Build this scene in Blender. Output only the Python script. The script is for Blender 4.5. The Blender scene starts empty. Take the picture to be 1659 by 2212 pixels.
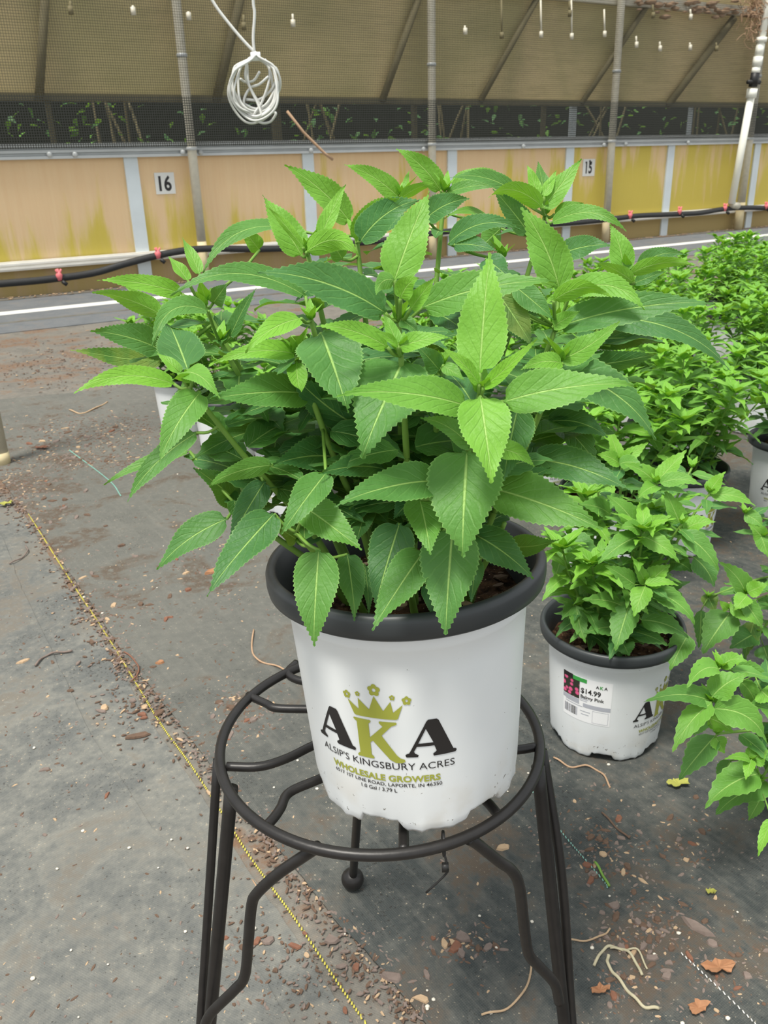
import bpy, bmesh, math, random
from mathutils import Vector, Matrix, noise
PI = math.pi
R = math.radians
C = bpy.context.scene.collection
SC = bpy.context.scene

# ------------------------------------------------------------------ camera, light, exposure
F_PX, PITCH, ROLL, CAM_H = 1819.2, 0.391, 0.0306, 0.8296
W_PX, H_PX = 1659.0, 2212.0
cd = bpy.data.cameras.new('camera'); cam = bpy.data.objects.new('camera', cd); C.objects.link(cam)
cd.sensor_fit = 'VERTICAL'; cd.sensor_height = 24.0; cd.lens = 24.0 * F_PX / H_PX
cd.clip_start = 0.02; cd.clip_end = 200
FWD = Vector((0, math.cos(PITCH), -math.sin(PITCH)))
UP0 = Vector((0, math.sin(PITCH), math.cos(PITCH)))
RT0 = Vector((1, 0, 0))
RT = RT0 * math.cos(ROLL) - UP0 * math.sin(ROLL)
UP = UP0 * math.cos(ROLL) + RT0 * math.sin(ROLL)
CAMP = Vector((0, 0, CAM_H))
m = Matrix((RT, UP, -FWD)).transposed().to_4x4(); m.translation = CAMP
cam.matrix_world = m
SC.camera = cam
cd.dof.use_dof = True; cd.dof.focus_distance = 0.62; cd.dof.aperture_fstop = 18.0

world = bpy.data.worlds.new('sky'); SC.world = world; world.use_nodes = True
wn = world.node_tree.nodes; wn.clear()
wo = wn.new('ShaderNodeOutputWorld'); wb = wn.new('ShaderNodeBackground')
wb.inputs[0].default_value = (0.93, 0.97, 1.0, 1); wb.inputs[1].default_value = 0.92
world.node_tree.links.new(wb.outputs[0], wo.inputs[0])
sl = bpy.data.lights.new('sun', 'SUN'); so = bpy.data.objects.new('sun', sl); C.objects.link(so)
sl.energy = 3.9; sl.angle = R(14); sl.color = (1.0, 0.96, 0.88)
so.rotation_euler = Vector((-0.25, -0.34, 1.0)).to_track_quat('Z', 'Y').to_euler()
so.location = (-1, -1, 4)
SC.view_settings.view_transform = 'Standard'; SC.view_settings.look = 'None'
SC.view_settings.gamma = 1.0; SC.view_settings.use_curve_mapping = False
SC.view_settings.exposure = 0.2

# ------------------------------------------------------------------ picture -> place helpers
def ray(px, py):
    x = (px - W_PX / 2) / F_PX; y = -(py - H_PX / 2) / F_PX
    return (FWD + RT * x + UP * y)
def gp(px, py, z=0.0):
    d = ray(px, py); t = (z - CAM_H) / d.z
    return CAMP + d * t
def at(px, py, Y):
    d = ray(px, py); return CAMP + d * (Y / d.y)
def depth(p): return (p - CAMP).dot(FWD)
YAW, WD = 0.5368, 8.0245
WU = Vector((math.cos(YAW), math.sin(YAW), 0))          # along the wall
WN = Vector((math.sin(YAW), -math.cos(YAW), 0))         # out of the wall into the greenhouse
W0 = Vector((0, WD, 0))
def wp(u, z, w=0.0): return W0 + WU * u + WN * w + Vector((0, 0, z))
def onwall(px, py, w=0.0):
    d = ray(px, py); o = W0 + WN * w
    t = (o - CAMP).dot(WN) / d.dot(WN); p = CAMP + d * t
    q = p - o
    return q.dot(WU), p.z
def wxyz(px, py, w=0.0):
    u, z = onwall(px, py, w); return wp(u, z, w)

# ------------------------------------------------------------------ materials
def lin(c):
    return tuple((v / 12.92 if v <= 0.04045 else ((v + 0.055) / 1.055) ** 2.4) for v in [x / 255.0 for x in c]) + (1.0,)
class NT:
    def __init__(s, name):
        s.m = bpy.data.materials.new(name); s.m.use_nodes = True
        s.n = s.m.node_tree.nodes; s.l = s.m.node_tree.links; s.n.clear()
        s.out = s.n.new('ShaderNodeOutputMaterial')
    def node(s, t, **k):
        n = s.n.new(t)
        for a, b in k.items(): setattr(n, a, b)
        return n
    def link(s, a, b): s.l.new(a, b)
    def setin(s, n, i, v):
        if hasattr(v, 'is_linked') or isinstance(v, bpy.types.NodeSocket): s.link(v, n.inputs[i])
        elif v is not None: n.inputs[i].default_value = v
    def math(s, op, a, b=None, c=None, clamp=False):
        n = s.node('ShaderNodeMath', operation=op); n.use_clamp = clamp
        s.setin(n, 0, a); s.setin(n, 1, b)
        if c is not None: s.setin(n, 2, c)
        return n.outputs[0]
    def mix(s, f, a, b):
        n = s.node('ShaderNodeMix', data_type='RGBA'); s.setin(n, 0, f); s.setin(n, 6, a); s.setin(n, 7, b)
        return n.outputs[2]
    def noise(s, vec, scale, detail=3, rough=0.5, dist=0.0):
        n = s.node('ShaderNodeTexNoise'); n.inputs['Scale'].default_value = scale
        n.inputs['Detail'].default_value = detail; n.inputs['Roughness'].default_value = rough
        n.inputs['Distortion'].default_value = dist
        if vec is not None: s.link(vec, n.inputs['Vector'])
        return n.outputs[0]
    def ramp(s, f, lo, hi):
        n = s.node('ShaderNodeMapRange'); n.interpolation_type = 'SMOOTHSTEP'
        s.setin(n, 0, f); n.inputs[1].default_value = lo; n.inputs[2].default_value = hi
        return n.outputs[0]
    def obj(s): return s.node('ShaderNodeTexCoord').outputs['Object']
    def scale(s, vec, sc):
        n = s.node('ShaderNodeMapping'); n.inputs['Scale'].default_value = sc; s.link(vec, n.inputs[0]); return n.outputs[0]
    def bsdf(s, col, rough=0.6, metal=0.0, spec=0.5, bump=None, bstr=0.3, bdist=0.001):
        b = s.node('ShaderNodeBsdfPrincipled')
        s.setin(b, 'Base Color', col); s.setin(b, 'Roughness', rough); b.inputs['Metallic'].default_value = metal
        b.inputs['Specular IOR Level'].default_value = spec
        if bump is not None:
            bn = s.node('ShaderNodeBump'); bn.inputs['Strength'].default_value = bstr; bn.inputs['Distance'].default_value = bdist
            s.link(bump, bn.inputs['Height']); s.link(bn.outputs[0], b.inputs['Normal'])
        return b
    def done(s, sh):
        s.link(sh, s.out.inputs[0]); return s.m

def plain(name, rgb, rough=0.6, metal=0.0, var=0.12, scale=60, spec=0.4, bstr=0.15, bdist=0.0005):
    t = NT(name); o = t.obj(); nz = t.noise(o, scale, 4)
    c = lin(rgb); d = tuple(v * (1 - var) for v in c[:3]) + (1,); e = tuple(min(1, v * (1 + var)) for v in c[:3]) + (1,)
    col = t.mix(nz, d, e)
    return t.done(t.bsdf(col, rough, metal, spec, nz, bstr, bdist).outputs[0])

def leaf_material():
    t = NT('leaf')
    uv = t.node('ShaderNodeUVMap'); uv.uv_map = 'UVMap'
    sp = t.node('ShaderNodeSeparateXYZ'); t.link(uv.outputs[0], sp.inputs[0])
    u, v = sp.outputs[0], sp.outputs[1]                    # u -1..1 across (stored 0..1), v along
    au = t.math('ABSOLUTE', t.math('SUBTRACT', t.math('MULTIPLY', u, 2.0), 1.0))
    tone = t.node('ShaderNodeAttribute'); tone.attribute_name = 'tone'; tn = tone.outputs['Fac']
    yel = t.node('ShaderNodeAttribute'); yel.attribute_name = 'yellow'; yl = yel.outputs['Fac']
    o = t.obj(); nz = t.noise(o, 55, 3); nf = t.noise(o, 420, 3)
    ph = t.math('ADD', t.math('SUBTRACT', t.math('MULTIPLY', v, 8.0), t.math('MULTIPLY', t.math('POWER', au, 0.8), 2.5)), t.math('MULTIPLY', nz, 1.3))
    fr = t.math('ABSOLUTE', t.math('SUBTRACT', t.math('FRACT', ph), 0.5))       # 0 at vein
    vein = t.math('SUBTRACT', 1.0, t.ramp(fr, 0.0, 0.16))
    vein = t.math('MULTIPLY', vein, t.math('SUBTRACT', 1.0, t.ramp(au, 0.55, 0.95)))
    mid = t.math('SUBTRACT', 1.0, t.ramp(au, 0.018, 0.06))
    young = t.mix(nz, lin((106, 164, 48)), lin((138, 194, 68)))
    mature = t.mix(nz, lin((44, 92, 50)), lin((78, 132, 74)))
    col = t.mix(tn, young, mature)
    col = t.mix(t.math('MULTIPLY', yl, t.ramp(nz, .35, .65)), col, lin((170, 165, 60)))
    col = t.mix(t.math('MULTIPLY', vein, 0.13), col, lin((150, 200, 110)))
    col = t.mix(t.math('MULTIPLY', mid, 0.75), col, lin((176, 214, 120)))
    edge = t.ramp(au, 0.93, 1.0)
    col = t.mix(t.math('MULTIPLY', edge, 0.35), col, lin((170, 215, 120)))
    h = t.math('ADD', t.math('MULTIPLY', t.math('ADD', t.math('MULTIPLY', vein, -0.5), t.math('MULTIPLY', mid, -1.2)), 1.0), t.math('MULTIPLY', nf, 0.9))
    b = t.bsdf(col, 0.5, 0, 0.38, h, 0.55, 0.0010)
    tr = t.node('ShaderNodeBsdfTranslucent'); t.link(t.mix(0.55, col, lin((165, 215, 20))), tr.inputs[0])
    mx = t.node('ShaderNodeMixShader'); mx.inputs[0].default_value = 0.27
    t.link(b.outputs[0], mx.inputs[1]); t.link(tr.outputs[0], mx.inputs[2])
    return t.done(mx.outputs[0])

def fabric_material(name, base, dust, dirt, dust_amt=0.5, dirt_amt=0.45, rot=0.5, far=0.0):
    t = NT(name); o = t.obj(); so_ = t.node('ShaderNodeSeparateXYZ'); t.link(o, so_.inputs[0])
    mp = t.node('ShaderNodeMapping'); mp.inputs['Rotation'].default_value = (0, 0, rot); t.link(o, mp.inputs[0]); r = mp.outputs[0]
    big = t.noise(o, 1.6, 5, .6); med = t.noise(o, 7, 6, .65, .6); fine = t.noise(o, 60, 5, .7); sp = t.noise(o, 260, 2, .6)
    streak = t.noise(t.scale(r, (30, 1.6, 1)), 3, 4, .6)
    w1 = t.node('ShaderNodeTexWave', wave_type='BANDS', bands_direction='X'); w1.inputs['Scale'].default_value = 130; t.link(r, w1.inputs[0])
    w2 = t.node('ShaderNodeTexWave', wave_type='BANDS', bands_direction='Y'); w2.inputs['Scale'].default_value = 130; t.link(r, w2.inputs[0])
    weave = t.math('MULTIPLY', w1.outputs[1], w2.outputs[1])
    col = t.mix(t.math('MULTIPLY', t.ramp(t.math('ADD', t.math('MULTIPLY', med, .6), t.math('MULTIPLY', fine, .4)), .38, .66), dust_amt), lin(base), lin(dust))
    col = t.mix(t.math('MULTIPLY', t.ramp(streak, .45, .75), .22), col, lin(dust))
    col = t.mix(t.math('MULTIPLY', weave, .16), col, lin(dust))
    if far: col = t.mix(t.math('MULTIPLY', t.ramp(t.math('SUBTRACT', so_.outputs[1], t.math('MULTIPLY', so_.outputs[0], 1.2)), .55, 2.2), far), col, lin(dust))
    mask = t.math('MULTIPLY', t.ramp(t.math('ADD', t.math('MULTIPLY', big, .45), t.math('MULTIPLY', med, .55)), .50, .58), dirt_amt)
    mask = t.math('MULTIPLY', mask, t.ramp(fine, .34, .55))
    col = t.mix(mask, col, lin(dirt))
    col = t.mix(t.math('MULTIPLY', t.ramp(t.math('ADD', t.math('MULTIPLY', sp, .7), t.math('MULTIPLY', fine, .3)), .62, .68), .75), col, lin((168, 156, 136)))
    col = t.mix(t.math('MULTIPLY', t.ramp(t.math('ADD', t.math('MULTIPLY', sp, .6), t.math('MULTIPLY', med, .4)), .40, .34), .6), col, lin((38, 34, 30)))
    h = t.math('ADD', t.math('MULTIPLY', fine, .8), t.math('MULTIPLY', weave, .25))
    return t.done(t.bsdf(col, .8, 0, .25, h, .5, .002).outputs[0])

def wall_material():
    t = NT('amber_panel'); o = t.obj()
    sp = t.node('ShaderNodeSeparateXYZ'); t.link(o, sp.inputs[0])
    st = t.noise(t.scale(o, (5.5, 5.5, .7)), 1.0, 5, .6, .3); st2 = t.noise(t.scale(o, (26, 26, 1.6)), 1.0, 4, .6)
    big = t.noise(o, .55, 2)
    col = t.mix(st2, lin((242, 212, 168)), lin((252, 230, 190)))
    side = t.ramp(sp.outputs[0], -1.0, 5.5)
    am = t.math('ADD', t.math('MULTIPLY', side, .11), t.math('MULTIPLY', big, .25))
    am = t.math('ADD', am, t.math('MULTIPLY', st, .6))
    low = t.math('MULTIPLY', t.ramp(sp.outputs[2], .95, .15), .15)
    col = t.mix(t.math('MULTIPLY', t.ramp(t.math('ADD', am, low), .47, .60), .85), col, lin((226, 210, 84)))
    col = t.mix(t.math('MULTIPLY', t.ramp(sp.outputs[2], .26, .22), .75), col, lin((186, 162, 124)))
    wv = t.node('ShaderNodeTexWave', wave_type='BANDS', bands_direction='X'); wv.inputs['Scale'].default_value = 12; t.link(o, wv.inputs[0])
    b = t.bsdf(col, .5, 0, .3, wv.outputs[1], .2, .003)
    tr = t.node('ShaderNodeBsdfTranslucent'); t.link(col, tr.inputs[0])
    mx = t.node('ShaderNodeMixShader'); mx.inputs[0].default_value = .35
    t.link(b.outputs[0], mx.inputs[1]); t.link(tr.outputs[0], mx.inputs[2])
    return t.done(mx.outputs[0])

def curtain_material():
    t = NT('rolled_curtain'); o = t.obj()
    big = t.noise(t.scale(o, (1, 1, .6)), .9, 3, .5, .6); st = t.noise(t.scale(o, (3, 3, 30)), 1, 4)
    col = t.mix(t.ramp(big, .35, .65), lin((172, 162, 116)), lin((204, 184, 138)))
    col = t.mix(t.math('MULTIPLY', t.ramp(st, .45, .7), .3), col, lin((150, 142, 98)))
    return t.done(t.bsdf(col, .6, 0, .2, st, .2, .003).outputs[0])

def net_material(name, pitch, cov, rgb):
    t = NT(name); o = t.obj(); sp = t.node('ShaderNodeSeparateXYZ'); t.link(o, sp.inputs[0])
    def line(s):
        f = t.math('FRACT', t.math('MULTIPLY', s, 1.0 / pitch)); return t.math('LESS_THAN', f, cov)
    g = t.math('MAXIMUM', line(sp.outputs[0]), line(sp.outputs[2]))
    b = t.bsdf(lin(rgb), .7)
    tr = t.node('ShaderNodeBsdfTransparent'); mx = t.node('ShaderNodeMixShader')
    t.link(g, mx.inputs[0]); t.link(tr.outputs[0], mx.inputs[1]); t.link(b.outputs[0], mx.inputs[2])
    return t.done(mx.outputs[0])

def pot_white():
    t = NT('white_plastic'); o = t.obj()
    n1 = t.noise(o, 150, 3, .7); n2 = t.noise(o, 25, 4)
    sp = t.node('ShaderNodeSeparateXYZ'); t.link(o, sp.inputs[0])
    low = t.ramp(sp.outputs[2], .07, .0)
    col = t.mix(n2, lin((218, 222, 223)), lin((228, 230, 229)))
    k = t.math('MULTIPLY', t.ramp(t.math('ADD', n1, t.math('MULTIPLY', low, .06)), .70, .76), .85)
    col = t.mix(k, col, lin((86, 74, 62)))
    col = t.mix(t.math('MULTIPLY', t.math('MULTIPLY', low, t.ramp(n2, .5, .7)), .35), col, lin((190, 180, 160)))
    return t.done(t.bsdf(col, .38, 0, .45, n2, .05, .0005).outputs[0])

def soil_material():
    t = NT('potting_mix'); o = t.obj(); n1 = t.noise(o, 90, 6, .7); n2 = t.noise(o, 330, 3)
    col = t.mix(t.ramp(n1, .35, .7), lin((34, 24, 18)), lin((98, 72, 52)))
    col = t.mix(t.ramp(n2, .66, .72), col, lin((190, 165, 130)))
    return t.done(t.bsdf(col, .95, 0, .1, n1, 1.0, .006).outputs[0])

M = {}
M['leaf'] = leaf_material()
M['stem'] = plain('stem', (112, 150, 62), .6, var=.15)
M['fabric_left'] = fabric_material('ground_fabric_faded', (92, 94, 92), (136, 134, 125), (100, 92, 82), .75, .6)
M['fabric_mid'] = fabric_material('ground_fabric_mid', (54, 59, 59), (122, 120, 112), (86, 75, 64), .45, .9, -.6, .5)
M['fabric_right'] = fabric_material('ground_fabric_dark', (58, 62, 61), (98, 100, 95), (82, 64, 50), .45, .7, -.6)
M['fabric_far'] = fabric_material('ground_fabric_far', (96, 100, 104), (122, 124, 124), (120, 104, 88), .5, .3)
M['dirt'] = fabric_material('dirty_floor', (100, 97, 91), (136, 131, 121), (112, 86, 66), .7, .9)
M['wall'] = wall_material(); M['curtain'] = curtain_material()
M['net'] = net_material('insect_net', .017, .14, (60, 58, 46))
M['net_dense'] = net_material('shade_net', .017, .34, (46, 48, 42))
M['alu'] = plain('aluminium', (196, 200, 200), .45, .15, .12, 8)
M['galv'] = plain('galvanised_steel', (198, 192, 174), .5, .1, .2, 25)
M['cream'] = plain('cream_paint', (214, 198, 158), .6, 0, .12, 20)
M['whitewood'] = plain('white_board', (236, 232, 222), .6, 0, .1, 12)
M['batten'] = plain('pale_blue_batten', (214, 222, 224), .55, 0, .08, 10)
M['brace'] = plain('brown_rail_and_shadow', (112, 104, 76), .8, 0, .2, 10)  # brown of rails and hooks; also colours the frame shadows over the curtain
M['hose'] = plain('black_hose', (44, 44, 44), .5, 0, .2, 30)
M['pink'] = plain('pink_emitter', (226, 120, 124), .5)
M['pvc'] = plain('white_pvc', (236, 236, 224), .4, 0, .04, 10)
M['valve'] = plain('black_valve', (34, 34, 34), .5)
M['tube'] = plain('clear_tubing', (206, 206, 200), .25, 0, .1, 60, .6)
M['twig'] = plain('twig', (170, 140, 112), .8, 0, .25, 120)
M['grass'] = plain('dry_stem', (176, 168, 140), .75, 0, .2, 120)
M['bark'] = plain('bark', (98, 78, 64), .9, 0, .35, 150)
M['barkgrey'] = plain('grey_bark', (120, 106, 98), .9, 0, .25, 150)
M['barkred'] = plain('red_bark', (122, 84, 66), .9, 0, .3, 150)
M['woodchip'] = plain('wood_chip', (176, 150, 120), .85, 0, .2, 150)
M['perlite'] = plain('perlite', (222, 214, 198), .8, 0, .08, 200)
M['deadleaf'] = plain('dead_leaf', (156, 112, 80), .8, 0, .3, 150)
M['yellowleaf'] = plain('yellow_leaf', (160, 160, 78), .8, 0, .3, 150)
M['iron'] = plain('black_iron', (38, 36, 35), .40, .25, .35, 90, .5, .4, .0006)
M['rim'] = plain('black_plastic_rim', (50, 54, 56), .42, 0, .12, 40, .5)
M['white'] = pot_white()
M['soil'] = soil_material()
M['ink'] = plain('black_ink', (38, 36, 36), .4, 0, .05)
M['olive'] = plain('olive_ink', (158, 162, 66), .4, 0, .05)
M['sticker'] = plain('paper_sticker', (240, 240, 240), .5, 0, .02)
M['stickgrey'] = plain('grey_print', (176, 178, 186), .5, 0, .05)
M['green'] = plain('green_print', (64, 160, 74), .5, 0, .05)
M['stitch'] = plain('yellow_thread', (204, 192, 86), .7, 0, .2, 200)
M['teal'] = plain('teal_thread', (140, 190, 176), .7, 0, .2, 200)
M['chalk'] = plain('white_line', (214, 212, 206), .7, 0, .08, 40)
M['signplate'] = plain('sign_plate', (222, 222, 216), .5, 0, .05)
M['postbase'] = plain('rusty_post', (150, 136, 112), .6, .1, .25, 25)
M['dleaf'] = plain('outdoor_foliage', (50, 74, 34), .7, 0, .45, 6)
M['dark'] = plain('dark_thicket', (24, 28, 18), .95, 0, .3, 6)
t_ = NT('flower_print'); vo = t_.node('ShaderNodeTexVoronoi'); vo.inputs['Scale'].default_value = 120; t_.link(t_.obj(), vo.inputs['Vector'])
M['flowerprint'] = t_.done(t_.bsdf(t_.mix(t_.ramp(vo.outputs['Distance'], .30, .52), lin((226, 92, 140)), lin((48, 50, 40))), .45).outputs[0])

# ------------------------------------------------------------------ mesh helpers
class MB:
    def __init__(s): s.v = []; s.f = []; s.uv = {}; s.tone = []; s.yel = []; s.leafy = False; s.mi = []
    def add(s, vs, fs, mi=0):
        o = len(s.v); s.v += [tuple(p) for p in vs]
        s.f += [tuple(i + o for i in f) for f in fs]; s.mi += [mi] * len(fs)
        if s.leafy: s.tone += [0] * len(vs); s.yel += [0] * len(vs)
        return o
    def tube(s, pts, r, n=10, cap=True, mi=0, closed=False):
        pts = [Vector(p) for p in pts]; k = len(pts)
        rr = r if isinstance(r, (list, tuple)) else [r] * k
        vs = []; prev = None
        for i, p in enumerate(pts):
            if closed: t = pts[(i + 1) % k] - pts[i - 1]
            else: t = pts[min(i + 1, k - 1)] - pts[max(i - 1, 0)]
            t.normalize()
            if prev is None:
                a = Vector((0, 0, 1)) if abs(t.z) < .9 else Vector((1, 0, 0)); prev = t.cross(a).normalized()
            prev = (prev - t * prev.dot(t)).normalized(); b = t.cross(prev)
            for j in range(n):
                an = 2 * PI * j / n; vs.append(p + (prev * math.cos(an) + b * math.sin(an)) * rr[i])
        fs = []
        for i in range(k if closed else k - 1):
            i2 = (i + 1) % k
            for j in range(n): fs.append((i * n + j, i * n + (j + 1) % n, i2 * n + (j + 1) % n, i2 * n + j))
        if cap and not closed: fs.append(tuple(range(n))[::-1]); fs.append(tuple((k - 1) * n + j for j in range(n)))
        s.add(vs, fs, mi)
    def lathe(s, prof, n=48, mi=0, center=(0, 0, 0), zfun=None):
        vs = []
        cx, cy, cz = center
        for (r, z) in prof:
            for j in range(n):
                an = 2 * PI * j / n; rr, zz = (r, z) if zfun is None else zfun(r, z, an)
                vs.append((cx + rr * math.cos(an), cy + rr * math.sin(an), cz + zz))
        fs = []
        for i in range(len(prof) - 1):
            for j in range(n): fs.append((i * n + j, i * n + (j + 1) % n, (i + 1) * n + (j + 1) % n, (i + 1) * n + j))
        s.add(vs, fs, mi)
    def box(s, o, ax, ay, az, mi=0):
        o = Vector(o); ax = Vector(ax); ay = Vector(ay); az = Vector(az)
        vs = [o + ax * i + ay * j + az * k for k in (0, 1) for j in (0, 1) for i in (0, 1)]
        s.add(vs, [(0, 2, 3, 1), (4, 5, 7, 6), (0, 1, 5, 4), (2, 6, 7, 3), (0, 4, 6, 2), (1, 3, 7, 5)], mi)
    def ico(s, c, r, sx=1, sy=1, sz=1, jit=0.0, rnd=None, sub=1, mi=0, rot=0):
        bm = bmesh.new(); bmesh.ops.create_icosphere(bm, subdivisions=sub, radius=1.0)
        vs = []
        for v in bm.verts:
            k = 1 + (rnd.uniform(-jit, jit) if rnd else 0)
            x, y, z = v.co.x * sx * k * r, v.co.y * sy * k * r, v.co.z * sz * k * r
            vs.append((c[0] + x * math.cos(rot) - y * math.sin(rot), c[1] + x * math.sin(rot) + y * math.cos(rot), c[2] + z))
        bm.verts.index_update(); fs = [tuple(v.index for v in f.verts) for f in bm.faces]; bm.free()
        s.add(vs, fs, mi)
    def build(s, name, mats, parent=None, smooth=True, origin=None):
        me = bpy.data.meshes.new(name)
        vs = s.v
        if origin is not None: vs = [(a[0] - origin[0], a[1] - origin[1], a[2] - origin[2]) for a in vs]
        me.from_pydata(vs, [], s.f); me.update()
        if not isinstance(mats, (list, tuple)): mats = [mats]
        for mt in mats: me.materials.append(mt)
        if len(mats) > 1: me.polygons.foreach_set('material_index', s.mi)
        if smooth: me.polygons.foreach_set('use_smooth', [True] * len(me.polygons))
        if s.leafy:
            ul = me.uv_layers.new(name='UVMap')
            uvs = s.uv
            buf = []
            for lp in me.loops: buf += uvs.get(lp.vertex_index, (0, 0))
            ul.data.foreach_set('uv', buf)
            a = me.attributes.new('tone', 'FLOAT', 'POINT'); a.data.foreach_set('value', s.tone)
            a = me.attributes.new('yellow', 'FLOAT', 'POINT'); a.data.foreach_set('value', s.yel)
        ob = bpy.data.objects.new(name, me); C.objects.link(ob)
        if origin is not None: ob.location = origin
        if parent is not None: ob.parent = parent
        return ob

def tag(o, label=None, cat=None, group=None, kind=None):
    if label: o['label'] = label
    if cat: o['category'] = cat
    if group: o['group'] = group
    if kind: o['kind'] = kind
    return o
def empty(name, loc, rz=0):
    o = bpy.data.objects.new(name, None); C.objects.link(o); o.location = loc; o.rotation_euler = (0, 0, rz)
    o.empty_display_size = .05
    return o
def struct(name, mb, mat, smooth=False, **k):
    return tag(mb.build(name, mat, smooth=smooth, **k), kind='structure')
def copy_tree(o, parent=None):
    c = o.copy(); C.objects.link(c)
    if parent is not None: c.parent = parent
    for ch in list(o.children): copy_tree(ch, c)
    return c
def smooth_path(pts, n=6):
    pts = [Vector(p) for p in pts]
    if len(pts) < 3: return pts
    out = []
    P = [pts[0] * 2 - pts[1]] + pts + [pts[-1] * 2 - pts[-2]]
    for i in range(1, len(P) - 2):
        for k in range(n):
            t = k / n; a, b, c, d = P[i - 1], P[i], P[i + 1], P[i + 2]
            out.append(.5 * ((2 * b) + (c - a) * t + (2 * a - 5 * b + 4 * c - d) * t * t + (3 * b - a - 3 * c + d) * t ** 3))
    out.append(pts[-1]); return out
def smoothstep(a, b, x):
    t = max(0, min(1, (x - a) / (b - a))); return t * t * (3 - 2 * t)

# ------------------------------------------------------------------ leaf
def leaf(mb, B, T, hw, N, bend=None, droop=0.06, fold=.25, tone=.5, ns=16, na=2, serr=.05, wave=.03, yel=0, rnd=random, hook=0.0, twist=0.0):
    """one leaf blade from B to T; N roughly the upper side; hw half width (metres)"""
    B = Vector(B); T = Vector(T); A = T - B; L = A.length
    if L < 1e-5: return
    an = A / L; N = Vector(N); N = (N - an * N.dot(an))
    if N.length < 1e-4: N = an.orthogonal()
    N.normalize()
    bend = bend if bend is not None else Vector((0, 0, 0))
    def mid(t):
        return B + A * t + bend * (4 * t * (1 - t)) + N * (droop * L * (4 * t * (1 - t))) - N * (hook * L * max(0, t - .7) ** 2 * 6)
    ph = rnd.random() * 6; ph2 = rnd.random() * 6
    rows = []; na2 = na * 2 + 1
    vs = []; uv = []
    for i in range(ns + 1):
        t = i / ns; t = t ** 1.08
        p = mid(t); tg = (mid(min(1, t + .01)) - mid(max(0, t - .01))).normalized()
        S = tg.cross(N).normalized(); n2 = S.cross(tg).normalized()
        if twist: q_ = Matrix.Rotation(twist * (t - .4), 3, tg); S = q_ @ S; n2 = q_ @ n2
        w = hw * (max(t, 0.0) ** .5) * ((1 - t) ** 1.25) / 0.352 if t < 1 else 0
        if t < .02: w = hw * .10
        for j in range(na2):
            u = (j - na) / na
            ww = w
            if abs(u) == 1 and serr and 0 < i < ns: ww = w + hw * serr * (1.0 if i % 2 else -.6)
            q = p + S * (u * ww) + n2 * (abs(u) ** 1.3 * ww * fold * (1 - .5 * t)) + n2 * (wave * hw * 4 * abs(u) * math.sin(t * 11 + ph + (u > 0) * ph2))
            if abs(u) == 1 and serr and i % 2 and i < ns: q += tg * (L * .012)
            vs.append(q); uv.append(((u + 1) / 2, t))
    fs = []
    for i in range(ns):
        for j in range(na2 - 1):
            fs.append((i * na2 + j, i * na2 + j + 1, (i + 1) * na2 + j + 1, (i + 1) * na2 + j))
    o = len(mb.v); mb.v += [tuple(p) for p in vs]; mb.f += [tuple(k + o for k in f) for f in fs]; mb.mi += [0] * len(fs)
    for k, q in enumerate(uv): mb.uv[o + k] = q
    mb.tone += [tone] * len(vs); mb.yel += [yel] * len(vs)
def LMB():
    b = MB(); b.leafy = True; return b

# ------------------------------------------------------------------ ground
b = MB(); b.box((-12, -2.5, -.05), (32, 0, 0), (0, 30, 0), (0, 0, .05)); struct('floor', b, M['dirt'])
def slab(name, pts, z0, z1, mat):
    b = MB(); n = len(pts)
    vs = [(p.x, p.y, z1) for p in pts] + [(p.x, p.y, z0) for p in pts]
    fs = [tuple(range(n))] + [(i, i + n, (i + 1) % n + n, (i + 1) % n) for i in range(n)]
    b.add(vs, fs); o = b.build(name, mat, smooth=False)
    bm = bmesh.new(); bm.from_mesh(o.data); bmesh.ops.recalc_face_normals(bm, faces=bm.faces); bm.to_mesh(o.data); bm.free()
    return tag(o, kind='structure')
LA = [(-20, 1010), (35, 1080), (75, 1130), (150, 1238), (210, 1325), (262, 1405), (276, 1432), (330, 1490), (400, 1585), (470, 1672), (560, 1785), (640, 1880), (720, 1985), (830, 2100), (925, 2225), (1010, 2330)]
LB = [(-60, 1040), (8, 1170), (40, 1255), (60, 1300), (120, 1425), (160, 1510), (200, 1595), (265, 1690), (330, 1790), (400, 1865), (450, 1945), (520, 2045), (575, 2125), (640, 2235), (700, 2330)]
LY = [(62, 1112), (150, 1252), (215, 1350), (262, 1425), (300, 1488), (350, 1570), (410, 1652), (445, 1705), (490, 1775), (550, 1868), (640, 1992), (720, 2112), (795, 2222), (850, 2310)]
rs = random.Random(4)
def jl(L, k=1.0):
    out = []
    P = smooth_path([gp(x, y) for x, y in L], 5)
    for i, p in enumerate(P): out.append(Vector((p.x + rs.uniform(-1, 1) * .0012 * k, p.y + rs.uniform(-1, 1) * .0012 * k, 0)))
    return out
pa = jl(LA); pb = jl(LB)
far_l = Vector((-9, 5.6, 0))
slab('trim_21', pa + [Vector((1.2, -.4, 0)), Vector((9, -.4, 0)), Vector((9, 6.5, 0)), Vector((-1.9, 3.2, 0))], .001, .0035, M['fabric_mid'])
slab('trim_22', [p + Vector((-.012, -.002, 0)) for p in jl(LY, 1.0)][::-1] + [p + Vector((.0, 0, 0)) for p in pb] , .0004, .0016, M['fabric_left'])
slab('trim_23', pb[::-1] + [Vector((-4, 2.1, 0)), Vector((-4, -.4, 0))], .001, .003, M['fabric_left'])
# right-hand darker sheet, edge hidden under the pots
LR = [(500, 1010), (760, 1250), (960, 1500), (1100, 1720), (1250, 1850), (1420, 2080), (1560, 2260), (1620, 2340)]
pr = [gp(x, y) for x, y in LR]
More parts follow.
